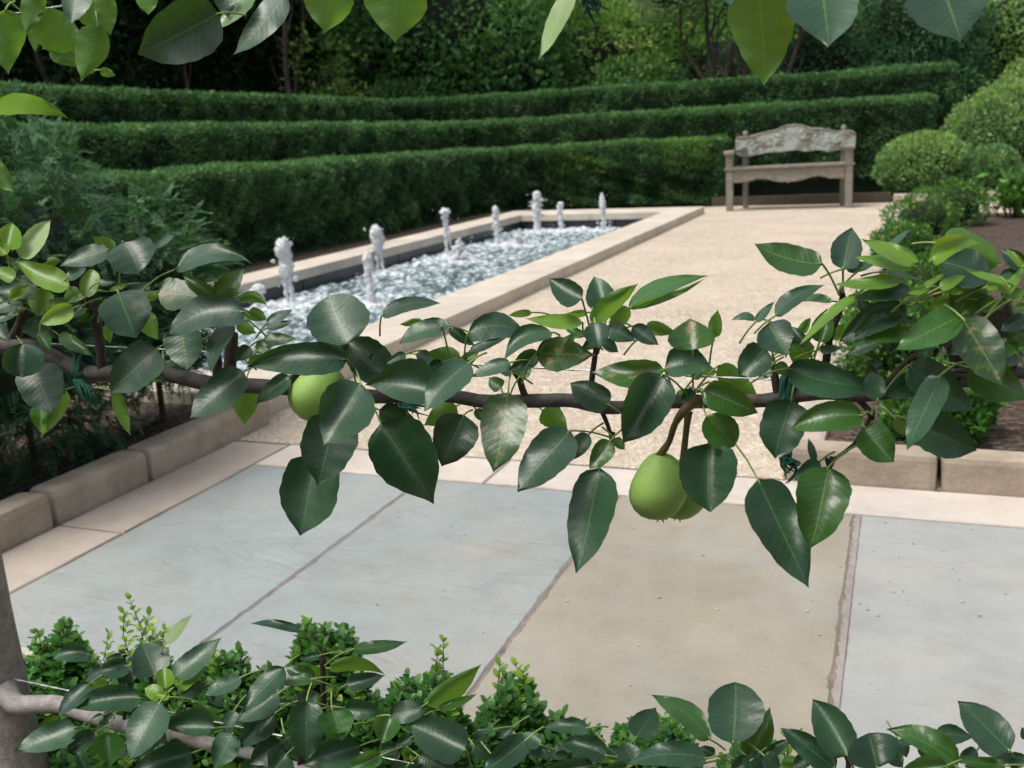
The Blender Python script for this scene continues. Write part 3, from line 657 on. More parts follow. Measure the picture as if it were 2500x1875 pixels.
# ------------------------------------------------------------------ shrubs
def crown(P0, rad, n, L, W, seed, tint0=.35, tip=.1, lump=.18, flat=None, inner=.25, up=.3, lf=3.0):
    """leaf shell around an ellipsoid with lumps and gaps"""
    d = rng.normal(size=(n, 3)); d /= np.linalg.norm(d, axis=1, keepdims=True)
    if flat is not None: d[:, 2] = np.where(d[:, 2] < flat, np.abs(d[:, 2])*.6, d[:, 2]); d /= np.linalg.norm(d, axis=1, keepdims=True)
    lm = vnoise(d, seed, lf)*lump + vnoise(d, seed+1, lf*2.7)*lump*.5
    r = (1 + lm)*(1 - inner*rng.uniform(0, 1, n)**2)
    P = d*np.array(rad)*r[:, None] + np.array(P0)
    D = d*.8 + np.array([0, 0, up]) + rng.normal(size=(n, 3))*.6
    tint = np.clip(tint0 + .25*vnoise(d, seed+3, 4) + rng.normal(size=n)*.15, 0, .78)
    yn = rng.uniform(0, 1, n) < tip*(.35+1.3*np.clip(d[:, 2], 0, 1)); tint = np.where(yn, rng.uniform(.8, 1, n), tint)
    return leaves_at(P, D, L*rng.uniform(.65, 1.3, n), W*rng.uniform(.7, 1.3, n), tint)
def core_blob(P0, rad, parent, seed=0, name='dark_core', k=.8):
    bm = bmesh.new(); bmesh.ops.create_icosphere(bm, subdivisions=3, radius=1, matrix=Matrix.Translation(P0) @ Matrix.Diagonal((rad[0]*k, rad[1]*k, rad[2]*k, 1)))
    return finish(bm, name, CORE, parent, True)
def ball(label, c, rad, n, seed, tip=.22, L=.045, W=.022, name='boxwood_ball', mt=BOXF, group='clipped boxwood mounds on the right', lump=.09, tint0=.58, cat='shrub', flat=None):
    t = thing(name, (c[0], c[1], 0), label, cat, group)
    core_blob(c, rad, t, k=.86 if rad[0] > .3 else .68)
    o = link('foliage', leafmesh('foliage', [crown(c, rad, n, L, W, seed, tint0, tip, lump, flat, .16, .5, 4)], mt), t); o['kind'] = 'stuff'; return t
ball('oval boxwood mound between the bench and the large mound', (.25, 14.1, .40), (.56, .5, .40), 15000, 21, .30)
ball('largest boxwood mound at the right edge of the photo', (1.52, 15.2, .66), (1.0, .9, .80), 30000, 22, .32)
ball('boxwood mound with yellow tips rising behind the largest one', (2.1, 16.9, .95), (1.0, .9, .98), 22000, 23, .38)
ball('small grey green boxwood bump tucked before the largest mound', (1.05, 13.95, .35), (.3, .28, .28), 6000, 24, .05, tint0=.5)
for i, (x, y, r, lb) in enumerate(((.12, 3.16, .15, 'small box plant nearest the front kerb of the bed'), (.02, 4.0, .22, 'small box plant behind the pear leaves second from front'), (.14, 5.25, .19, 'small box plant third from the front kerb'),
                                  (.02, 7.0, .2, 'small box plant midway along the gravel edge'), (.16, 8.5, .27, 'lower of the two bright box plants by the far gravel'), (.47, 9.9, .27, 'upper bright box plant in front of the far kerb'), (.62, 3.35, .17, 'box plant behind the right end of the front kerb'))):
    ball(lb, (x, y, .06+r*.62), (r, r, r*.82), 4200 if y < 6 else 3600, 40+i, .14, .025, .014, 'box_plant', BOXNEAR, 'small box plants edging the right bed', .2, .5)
# broad-leaved plant in the bed
t = thing('leafy_plant', (1.0, 10.7, 0), 'glossy broad leaved plant in the mulch at the right edge', 'plant')
st = MB(); pp = []
for k in range(30):
    a = random.uniform(0, 6.28); r = random.uniform(.05, .42); b = Vector((1.0+r*.3*math.cos(a), 10.7+r*.3*math.sin(a), .03)); e = Vector((1.0+r*math.cos(a), 10.7+r*math.sin(a), random.uniform(.22, .48)))
    st.tube([b, b.lerp(e, .5)+Vector((0, 0, .04)), e], .005, 5)
    for q in range(9):
        p = b.lerp(e, random.uniform(.35, 1)); pp.append((p, Vector((random.gauss(0, 1), random.gauss(0, 1), random.uniform(-.3, .7)))))
st.build('stem', TWIG, t)
o = link('foliage', leafmesh('foliage', [leaves_at(np.array([p for p, d in pp]), np.array([d for p, d in pp]), rng.uniform(.09, .15, len(pp)), .06, rng.uniform(.2, .95, len(pp)))], GLOSSY), t); o['kind'] = 'stuff'
# feathery conifers behind the left kerb
def conifer(label, c, rad, n, seed, h0=.1):
    t = thing('conifer_shrub', (c[0], c[1], 0), label, 'shrub', 'feathery conifers in the left bed')
    tr = MB(); tr.tube([(c[0], c[1], -.02), (c[0]+.01, c[1], c[2]), (c[0], c[1]+.02, c[2]+rad[2]*.9)], [.012, .010, .004], 8, 4)
    parts = []
    d = rng.normal(size=(n, 3)); d /= np.linalg.norm(d, axis=1, keepdims=True); r = (.45+.55*rng.uniform(0, 1, n)**.5)*(1+vnoise(d, seed, 3)*.16)
    B = d*np.array(rad)*r[:, None] + np.array(c); ok = (B[:, 2] > h0) & ((B[:, 0] < -2.36) | (B[:, 2] > .3)); B = B[ok]; d = d[ok]; r = r[ok]
    Dm = d*np.array([1, 1, .3]) + rng.normal(size=d.shape)*.45; Dm /= np.linalg.norm(Dm, axis=1, keepdims=True); Dm[:, 2] += .1
    ln = rng.uniform(.055, .105, len(B)); S = np.cross(Dm, np.array([0, 0, 1.])+rng.normal(size=Dm.shape)*.25); S /= np.linalg.norm(S, axis=1, keepdims=True)
    tn = np.clip(.32 + .2*vnoise(B, seed+5, 6) + rng.normal(size=len(B))*.14 + (r > .93)*.26, 0, .8)
    for q in range(11):
        f = q/11
        for sgn in (-1, 1):
            P = B + Dm*(ln*f)[:, None] - np.array([0, 0, 1])*(ln*f*f*.25)[:, None]
            parts.append(leaves_at(P, Dm*.8 + S*sgn*.75 + rng.normal(size=Dm.shape)*.12, ln*.30*(1-f*.6), ln*.075, tn+f*.1, np.cross(Dm, S), .2))
    tr.build('trunk', TREEBARK, t)
    o = link('foliage', leafmesh('foliage', parts, CONIF), t); o['kind'] = 'stuff'
    core_blob((c[0], c[1], c[2]), rad, t, k=.6)
conifer('tallest feathery conifer at the left edge behind the kerb', (-2.58, 2.30, .56), (.37, .52, .60), 3000, 51, .06)
conifer('lower feathery conifer before the near end of the pool', (-2.57, 2.90, .50), (.28, .26, .36), 1700, 53, .12)
conifer('broad conifer at the left edge overhanging the nearer kerb stones', (-2.78, 1.75, .42), (.38, .42, .42), 1500, 54, .04)
conifer('dark conifer further back against the front hedge', (-4.05, 2.55, .5), (.8, .6, .55), 900, 55, .05)
# ------------------------------------------------------------------ trees and woodland
def limbs(mb, base, top, r0, r1, wob=.12, n=5):
    pts = [Vector(base).lerp(Vector(top), k/n) + Vector((random.uniform(-wob, wob), random.uniform(-wob, wob), 0))*(0 < k < n) for k in range(n+1)]
    mb.tube(pts, [r0+(r1-r0)*k/n for k in range(n+1)], 8, 3); return pts
def tree(name, label, base, stems, crowns, mt, L, W, group=None, cat='tree', tip=.06, tint0=.35, lump=.3, inner=.55, core=.55, trunkm=TREEBARK):
    """stems: (dx,dy,top z,r); crowns: (dx,dy,z,rx,ry,rz,n)"""
    t = thing(name, (*base, 0), label, cat, group); b = Vector((*base, 0)); mb = MB(); tops = []
    for dx, dy, h, r in stems:
        p = limbs(mb, b + Vector((dx*.15, dy*.15, -.05)), b + Vector((dx, dy, h)), r, r*.45, .1+.02*h); tops.append(p[-1]); mid = p[3]
        for k in range(3):
            a = random.uniform(0, 6.28); limbs(mb, p[2+k], p[2+k] + Vector((math.cos(a)*.5, math.sin(a)*.5, h*.28)), r*.45, r*.15, .06, 3)
    mb.build('trunk', trunkm, t)
    parts = [crown(b + Vector((dx, dy, z)), (rx, ry, rz), n, L, W, abs(hash((round(dx, 2), round(z, 2), n))) % 900, tint0, tip, lump, None, inner, .05, 2.6) for dx, dy, z, rx, ry, rz, n in crowns]
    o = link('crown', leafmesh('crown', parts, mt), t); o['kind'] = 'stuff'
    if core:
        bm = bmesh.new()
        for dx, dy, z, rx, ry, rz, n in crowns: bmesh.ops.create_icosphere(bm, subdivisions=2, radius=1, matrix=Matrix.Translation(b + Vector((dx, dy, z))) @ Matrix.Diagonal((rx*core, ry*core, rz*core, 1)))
        finish(bm, 'dark_core', CORE, t, True)['kind'] = 'stuff'
    return t
WG = 'trees of the woodland behind the hedges'
# left: thin trunks under a dark canopy
for i, (px, Y, h, lean, r, lb) in enumerate(((95, 13.2, 3.4, .1, .075, 'dark trunk at the far left under the pear leaves'), (150, 14.2, 3.2, -.2, .05, 'second thin trunk from the left edge of woods'), (258, 15.0, 3.2, .35, .055, 'curved leaning trunk right of the backlit pear leaves'),
                                        (352, 15.5, 3.4, -.12, .05, 'slim trunk below the large dark pear leaf'), (384, 16.0, 3.4, .12, .055, 'forked grey trunk beside the slim one below the big leaf'), (420, 15.2, 3.2, -.05, .05, 'pale slim trunk right of the forked grey trunk'),
                                        (598, 15.4, 4.2, .15, .06, 'tall pale trunk left of the bright leafy sapling'), (622, 16.4, 4.0, .45, .05, 'slanting thin trunk crossing the tall pale trunk'))):
    p = at_up(px, 190, Y)
    tree('woodland_tree', lb, (p.x, Y), [(lean, .1, h, r)], [(lean, .2, h+1.3, 1.7, 1.5, 1.25, 3800)], WOODF, .11, .055, WG, tint0=.28, core=.45)
p = at_up(690, 150, 16.6)
tree('sapling', 'bright leaved sapling in the dark gap of the woods', (p.x, 16.6), [(.1, 0, 2.6, .022), (-.25, .1, 2.3, .016)], [(0, 0, 2.5, .8, .6, .75, 380), (.3, 0, 1.95, .75, .5, .25, 170)], LIGHTF, .10, .06, WG, tip=.25, tint0=.65, core=0)
# centre: dense evergreen
p = at_up(960, 150, 19)
tree('evergreen_tree', 'dense dark evergreen filling the middle behind the hedges', (p.x, 19), [(0, 0, 5, .16)], [(0, 0, 3.2, 2.6, 1.7, 2.6, 15000), (-1.2, -.4, 1.9, 1.3, 1.0, 1.3, 5000), (1.3, -.3, 2.0, 1.3, 1.0, 1.4, 5000)], HOLLY, .14, .08, WG, tint0=.5, tip=.2, lump=.26, inner=.25, core=.72)
p = at_up(860, 190, 17.6)
tree('bushy_shrub', 'bright green low bush before the dark evergreen', (p.x, 17.6), [(0, 0, 1.7, .03)], [(0, 0, 1.75, .75, .5, .42, 1800), (.7, .1, 1.6, .5, .4, .3, 800)], HOLLY, .08, .05, WG, 'shrub', tint0=.6, tip=.25, core=.7)
# right of centre: loose light shrubs
for px, Y, z, rx, rz, n, mt, lb, nm in ((1290, 20, 2.2, 1.6, 1.9, 6500, LIGHTF, 'loose light green shrub right of the dark evergreen', 'tall_shrub'), (1430, 21.2, 2.6, 1.5, 2.0, 6000, LIGHTF, 'tall pale shrub left of the many stemmed tree', 'tall_shrub'), (1380, 18.4, 1.75, .9, .5, 2400, WOODF, 'low mid green shrub at the foot of pale shrubs', 'bushy_shrub')):
    p = at_up(px, 150, Y); tree(nm, lb, (p.x, Y), [(0, 0, 2.6, .03), (.4, 0, 2.2, .025)], [(0, 0, z, rx, 1.1, rz, int(n*1.4))], mt, .095, .055, WG, 'shrub', tint0=.6, tip=.3, inner=.35, core=.5)
p = at_up(1590, 170, 18.2)
tree('crape_myrtle', 'many stemmed tree with bare brown trunks behind the top hedge', (p.x, 18.2), [(-.95, 0, 3.1, .05), (-.55, .2, 3.2, .06), (-.15, -.1, 3.3, .07), (.25, .1, 3.2, .08), (.75, .1, 3.2, .06), (1.15, -.1, 3.2, .055), (-.35, 0, 3.0, .045)],
     [(0, 0, 3.9, 2.1, 1.6, .9, 9000), (-1.1, 0, 3.3, .8, .8, .45, 1800), (1.0, 0, 3.45, .9, .8, .5, 1800)], GREYF, .075, .04, WG, tint0=.6, tip=.12, core=.5)
for px, Y, z, rx, rz, n, mt, lb in ((1560, 21, 1.8, 1.8, 1.4, 7000, HOLLY, 'green bush seen between the stems of the myrtle'), (1790, 19.6, 1.9, 1.3, 1.3, 7000, BLUEF, 'blue green bush right of the many stemmed tree'), (1830, 21.5, 3.0, 1.6, 1.7, 7000, LIGHTF, 'bright green bush above the blue green one')):
    p = at_up(px, 150, Y); tree('woodland_shrub', lb, (p.x, Y), [(0, 0, 2.0, .03)], [(0, 0, z, rx, 1.1, rz, n)], mt, .09, .05, WG, 'shrub', tint0=.65, tip=.18, inner=.28, core=.68)
p = at_up(1985, 120, 18.5)
tree('cypress', 'broad dark feathery evergreen behind the hedge ends on the right', (p.x, 18.5), [(0, 0, 3.2, .08)], [(0, 0, 1.3, 1.05, .9, 1.5, 16000), (0, 0, 2.6, .95, .8, 1.2, 12000), (.0, 0, 3.6, .55, .5, .8, 4000)], BLUEF, .075, .024, WG, tint0=.6, tip=.05, lump=.14, inner=.35, core=.75)
for px, py, Y, z, rx, rz, n, lb in ((2170, 80, 19.5, 2.2, .85, 1.0, 5000, 'pale yellow green shrub at the top right corner'), (2230, 60, 21.5, 2.9, 1.3, 1.5, 6000, 'tall yellow green shrub beyond the right edge'), (2100, 30, 23, 3.6, 1.5, 1.4, 6000, 'yellow green treetop above the feathery evergreen')):
    p = at_up(px, py, Y); tree('pale_shrub', lb, (p.x, Y), [(0, 0, z, .03)], [(0, 0, z, rx, .9, rz, n), (0, .1, z*.45, rx*1.1, .9, z*.45, n)], YELF, .09, .045, WG, 'shrub', tint0=.65, tip=.35, inner=.3, core=.68)
# woodland mass beyond: reads as one
def wall_leaves(n, x0, x1, y0, y1, z1, amp, seed):
    s = rng.uniform(0, 1, n); P = np.stack([x0+(x1-x0)*s, y0+(y1-y0)*s, rng.uniform(.2, 1, n)*z1], 1)
    d = np.array([y1-y0, -(x1-x0), 0.]); d /= np.linalg.norm(d); P += d*(vnoise(P, seed, .9)*amp + rng.uniform(-.5, .3, n))[:, None]
    P[:, 2] += vnoise(P*np.array([1, 1, 0]), seed+2, 1.1)*.6
    return leaves_at(P, d + rng.normal(size=(n, 3))*.8, rng.uniform(.09, .17, n), rng.uniform(.05, .08, n), np.clip((.3 if seed < 62 else .5) + .3*vnoise(P, seed+1, 1.4) + rng.normal(size=n)*.17, 0, 1))
parts = [wall_leaves(30000, -16, -9.5, 8, 21, 6.5, .8, 61), wall_leaves(22000, -9.5, -3, 21, 23.5, 6.5, .9, 63), wall_leaves(26000, -3, 8, 23.5, 25, 6.0, 1, 65)]
o = tag(link('woodland', leafmesh('woodland', parts, WOODF)), 'dark dense woodland closing the view behind all trees', 'woodland', kind='stuff')
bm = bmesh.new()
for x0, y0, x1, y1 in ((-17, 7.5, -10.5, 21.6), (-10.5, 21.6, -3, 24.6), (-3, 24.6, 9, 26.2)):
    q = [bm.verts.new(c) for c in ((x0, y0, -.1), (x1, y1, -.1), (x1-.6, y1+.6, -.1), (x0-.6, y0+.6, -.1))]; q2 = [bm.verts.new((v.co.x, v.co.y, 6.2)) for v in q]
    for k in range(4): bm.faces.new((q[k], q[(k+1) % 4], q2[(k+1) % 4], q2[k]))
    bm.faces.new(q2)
finish(bm, 'dark_core', CORE, o)
# ------------------------------------------------------------------ low box plants under the pear tree
def box_bush(label, Y, outline, n, bright=(), seed=0, ctr=None, zlow=.0):
    """outline: pixel corners (full view) left, right, top, bottom of the leafy mass; bright: pixel tips of light shoots"""
    l, r_, tp, bt = outline; r = random.Random(seed)
    c = at_up((l+r_)/2, bt, Y); t = thing('box_bush', (c.x, Y, 0), label, 'shrub', 'young box bushes along the paving edge')
    st = MB(); P = []; D = []; L = []; U = []; T = []
    root = Vector((c.x, Y, .0))
    def shoot(tip, ln, br, lf=.0205):
        tip = Vector(tip); d0 = (tip-root).normalized(); b = tip - (d0*.9+Vector((r.uniform(-.35, .35), r.uniform(-.3, .3), .5))).normalized()*ln
        pts = [b, b.lerp(tip, .5)+Vector((r.uniform(-.004, .004), r.uniform(-.004, .004), 0)), tip]
        st.tube(pts, [.0013, .001, .0006], 4); m = max(4, int(ln/.0092)); ax = (tip-b).normalized(); s = ax.cross(Vector((r.uniform(-1, 1), r.uniform(-1, 1), .2))).normalized()
        for k in range(m+1):
            f = k/m; p = b.lerp(tip, f); a = s if k % 2 else ax.cross(s)
            for g in (-1, 1):
                d = (a*g*(1.15-.35*f) + ax*(.22+.6*f) + Vector((r.uniform(-.2, .2), r.uniform(-.2, .2), r.uniform(-.2, .2)))).normalized()
                P.append(p); D.append(d); L.append(lf*r.uniform(.75, 1.15)*(1.05-.3*f)); U.append(ax - d*ax.dot(d)); T.append(r.uniform(.82, 1) if br and f > .15 else min(.78, r.uniform(.15, .5)+f*f*.35))
    for k in range(int(n*4.2)):
        a = r.random(); nz_ = .86 + .09*math.sin(a*8+seed*1.7) + .08*math.sin(a*21+seed*.9) + r.uniform(-.09, .07); rr = r.uniform(.05, 1)**.6
        x = l+(r_-l)*a; y = bt + (tp-bt)*(1-abs(2*a-1)**4*.5)*nz_*rr
        p = at_up(x, y, Y+r.uniform(-.09, .09)*math.sqrt(max(.05, 1-rr*rr*.9)))
        shoot(p, r.uniform(.032, .06), r.random() < .045)
    for x, y in bright: shoot(at_up(x, y, Y+r.uniform(-.02, .02)), .085, True, .0185)
    for k in range(7): q = at_up(l+(r_-l)*r.random(), (tp+bt)/2, Y+r.uniform(-.05, .05)); st.tube([root, root.lerp(q, .5)+Vector((0, 0, .02)), q], [.004, .003, .0015], 5)
    P = np.array(P); D = np.array(D); L = np.array(L); U = np.array(U); S = np.cross(D, U); S /= np.maximum(np.linalg.norm(S, axis=1, keepdims=True), 1e-6); Nn = np.cross(S, D); W = L*.62
    m = len(P); co = np.empty((m, 8, 3)); fr = [(0, 0, 0), (.28, .42, .05), (.62, .5, .06), (.9, .26, .02), (1, 0, 0), (.9, -.26, .02), (.62, -.5, .06), (.28, -.42, .05)]
    for k, (u, v, h) in enumerate(fr): co[:, k] = P + D*(L*u)[:, None] + S*(W*v)[:, None] + Nn*(L*h*1.2)[:, None]
    i0 = np.arange(m)[:, None]*8
    f = np.concatenate([i0+np.array([[0, 1, 7, 7]]), i0+np.array([[1, 2, 6, 7]]), i0+np.array([[2, 3, 5, 6]]), i0+np.array([[3, 4, 5, 5]])])
    me = bpy.data.meshes.new('foliage'); me.from_pydata(co.reshape(-1, 3).tolist(), [], [tuple(q) if q[2] != q[3] else tuple(q[:3]) for q in f.tolist()]); me.materials.append(BOXNEAR)
    at_ = me.attributes.new('tint', 'FLOAT', 'POINT'); at_.data.foreach_set('value', np.repeat(np.array(T, dtype=np.float32), 8))
    me.polygons.foreach_set('use_smooth', np.ones(len(me.polygons), dtype=bool))
    st.build('stem', TWIG, t); o = link('foliage', me, t); o['kind'] = 'stuff'
box_bush('dense box bush at lower left beside the pear trunk', 1.14, (15, 215, 1335, 1640), 120, [(103, 1390), (235, 1370)], 1)
box_bush('box bush with two tall yellow green shoots at lower left', 1.14, (205, 430, 1390, 1640), 95, [(280, 1295), (268, 1325), (322, 1330), (330, 1352), (355, 1360)], 2)
box_bush('low box bush just right of the two bright shoots', 1.13, (400, 610, 1395, 1640), 95, [(512, 1440)], 3)
box_bush('round topped box bush under the long horizontal pear leaf', 1.16, (632, 770, 1335, 1520), 80, [], 4)
box_bush('box bush with one tall bright shoot beside the seam of blue and tan slabs', 1.13, (740, 1020, 1450, 1680), 130, [(958, 1388), (945, 1405), (860, 1490), (790, 1540)], 5)
box_bush('upright box bush with yellow tips before the tan slab', 1.13, (1030, 1190, 1465, 1680), 75, [(1080, 1440), (1115, 1438), (1130, 1455)], 6)
box_bush('small box bush low in front of the tan slab', 1.13, (1170, 1290, 1535, 1690), 45, [], 7)
box_bush('dark box bush half under the upright rounded pear leaf', 1.13, (1325, 1490, 1540, 1690), 70, [], 8)
box_bush('small box bush rightmost at the bottom of the photo', 1.12, (1560, 1700, 1600, 1720), 50, [(1705, 1595)], 9)
box_bush('low spreading box bush under the middle of the lowest pear arm', 1.10, (420, 780, 1470, 1720), 110, [], 11)
box_bush('box bush at the bottom left under the lowest pear leaves', 1.05, (80, 420, 1560, 1760), 110, [], 10)
# ------------------------------------------------------------------ the espaliered pear
YE = .95
pear = thing('pear_tree', (-1.215, .97, 0), 'espaliered pear with three tied arms, glossy leaves and green fruit in the foreground', 'tree')
C1 = (0, 0, .40687); Cb = (800, 0, .40687); Cc = (1600, 0, .40687); C4 = (0, 500, .40687); C5 = (600, 600, .40687); C6 = (1200, 600, .36166); C7 = (1700, 500, .36166); CD = (1700, 1000, .36166)
B5 = (0, 1350, .31646); B6 = (600, 1350, .31646); B7 = (1200, 1350, .31646); B8 = (1800, 1350, .31646)
def px(cr_, x, y): return cr_[0]+x*cr_[2], cr_[1]+y*cr_[2]
def pt(cr_, x, y, dz=0): return at(*px(cr_, x, y), YE-dz)
# trunk and arms
tb = MB()
tb.tube([(-1.232, .97, -.05), (-1.234, .97, .06), (-1.234, .97, .14), (-1.236, .972, .22), (-1.234, .97, .27), (-1.232, .97, .33), (-1.232, .972, .5), (-1.230, .97, .75), (-1.228, .97, 1.0), (-1.228, .97, 1.35)],
        [.056, .050, .043, .037, .038, .034, .031, .030, .028, .024], 18, 4, .02)
tb.build('trunk', TRUNKBARK, pear)
ab = MB()
low = [(-1.222, .965, .262)] + [pt(B5, x, y) for x, y in ((110, 1160), (300, 1165), (460, 1170), (700, 1250), (1000, 1340), (1400, 1430), (1850, 1520))] + [pt(B6, x, y) for x, y in ((300, 1640), (1000, 1720))] + [pt(B7, x, y) for x, y in ((300, 1800), (1200, 1850))] + [pt(B8, 600, 1900), pt(B8, 2300, 1960), Vector((1.2, .95, .25))]
ab.tube(low, [.020, .0150, .0128, .0122, .0115, .0105, .0095, .0085, .008, .0075, .007, .007, .0065, .006, .005], 12, 5, .03)
ab.build('branch', ARMBARK, pear)
mb_ = MB()
mid = [(-1.222, .965, .785), pt(C4, -60, 835), pt(C4, 150, 850), pt(C4, 300, 905), pt(C4, 470, 990), pt(C4, 620, 1015), pt(C4, 850, 985), pt(C4, 1040, 1025), pt(C4, 1250, 1070), pt(C4, 1480, 1085), pt(C5, 290, 858), pt(C5, 560, 890), pt(C5, 780, 905), pt(C5, 1000, 895), pt(C5, 1250, 905), pt(C5, 1450, 935), pt(C5, 1750, 930), pt(C6, 540, 1045), pt(C6, 770, 1090), pt(C6, 980, 1085), pt(C6, 1180, 1055), pt(C6, 1500, 1050), pt(C6, 1830, 1045), pt(C6, 2000, 1020), pt(C7, 880, 1270), pt(C7, 1100, 1290), pt(C7, 1500, 1240), pt(C7, 1900, 1180), pt(C7, 2500, 1150), Vector((1.2, .95, .74))]
ra = [.0125, .0115, .0105, .0100, .0100, .0100, .0095, .0092, .0095, .0095, .0086, .0080, .0082, .0082, .0073, .0078, .0076, .0076, .0074, .0070, .0072, .0070, .0070, .0072, .0066, .0062, .0062, .006, .0055, .0045]
mb_.tube(mid, ra, 12, 4, .035); mb_.build('branch', PEARBARK, pear)
tbr = MB(); tbr.tube([(-1.22, .965, 1.26), (-.9, .95, 1.235), (-.5, .95, 1.225), (0, .95, 1.215), (.4, .95, 1.22), (1.3, .95, 1.215)], [.018, .016, .015, .014, .012, .009], 12, 5, .04); tbr.build('branch', PEARBARK, pear)
def spur(cr_, pts, r0, r1, dz=0, cut=False):
    s = MB(); pp = [pt(cr_, x, y, dz) for x, y in pts]; r0, r1 = r0*.62, r1*.66; s.tube(pp, [r0+(r1-r0)*i/(len(pp)-1) for i in range(len(pp))], 8, 3, .10)
    for i in range(3): c = pp[-1]; s.tube([c-Vector((0, 0, .004)), c+Vector((random.uniform(-.006, .006), random.uniform(-.006, .006), .006))], [.003, .0018], 5)
    s.build('spur', SPURBARK, pear)
for a in ((C4, [(615, 1010), (600, 850), (575, 700), (550, 610)], .0115, .008), (C4, [(1310, 1060), (1300, 940), (1290, 830)], .011, .008), (C4, [(1375, 1070), (1385, 900), (1395, 770)], .0125, .0105), (C4, [(60, 840), (110, 740), (145, 640)], .012, .009),
          (C4, [(1765, 1095), (1775, 1000), (1780, 960)], .0095, .007), (C5, [(1690, 935), (1660, 860), (1635, 770)], .0078, .005), (C6, [(672, 1060), (678, 900), (705, 700)], .0055, .004), (C6, [(1935, 1030), (1915, 900), (1895, 800)], .0075, .005),
          (C6, [(730, 1085), (780, 1200), (812, 1295)], .004, .0035), (C7, [(850, 1270), (900, 900), (960, 740), (990, 600)], .006, .004), (C7, [(1060, 1290), (1130, 1350), (1185, 1415)], .005, .004), (C7, [(1185, 1415), (1140, 1500), (1060, 1620), (900, 1740)], .0035, .0025),
          (C7, [(1250, 1270), (1400, 1080), (1480, 1020)], .006, .005), (C7, [(1950, 1180), (1800, 1030), (1690, 920)], .012, .008), (C7, [(2050, 1170), (2030, 900), (1990, 660)], .020, .017), (C7, [(2110, 1160), (2120, 850), (2090, 600)], .010, .005), (C7, [(1780, 1200), (1680, 760), (1600, 560)], .009, .006),
          (B5, [(1150, 1360), (1165, 1050), (1160, 940)], .006, .004), (B5, [(1210, 1370), (1250, 1250), (1280, 1150)], .006, .004), (B5, [(960, 1300), (955, 900), (965, 770)], .004, .003), (B6, [(590, 1690), (600, 1120), (590, 770)], .0075, .0045), (B6, [(420, 1660), (430, 1300), (400, 1150)], .007, .005), (B6, [(1740, 1740), (1750, 1680)], .005, .004), (B7, [(1880, 1830), (1890, 1650)], .005, .004), (B8, [(850, 1910), (860, 1580)], .005, .004), (B8, [(2140, 1950), (2140, 1620)], .005, .004), (B5, [(1700, 1500), (1730, 1380)], .006, .004)):
    spur(*a)
def hw(u, rnd):
    """half width of a pear leaf along its length"""
    xs = [0, .03, .10, .22, .38, .54, .70, .82, .90, .95, 1]; a = [0, .40, .76, .97, 1.0, .90, .68, .43, .20, .09, .0]; b = [0, .50, .84, .99, 1.0, .97, .84, .62, .36, .16, .0]
    return (np.interp(u, xs, a)*(1-rnd) + np.interp(u, xs, b)*rnd) if rnd < .86 else np.clip(1-np.abs(2*u-1)**2.3, 0, 1)**.62
KM = {'K': (L_D, -.3, 1), 'D': (L_D, .40, 1), 'B': (L_D, .95, 1), 'M': (L_M, .45, 1), 'L': (L_L, .55, 1), 'P': (L_P, .5, 1), 'U': (L_U, -.35, -1), 'V': (L_M, -.5, -1), 'S': (L_S, .6, 1)}
NL = 0; LEAF = []
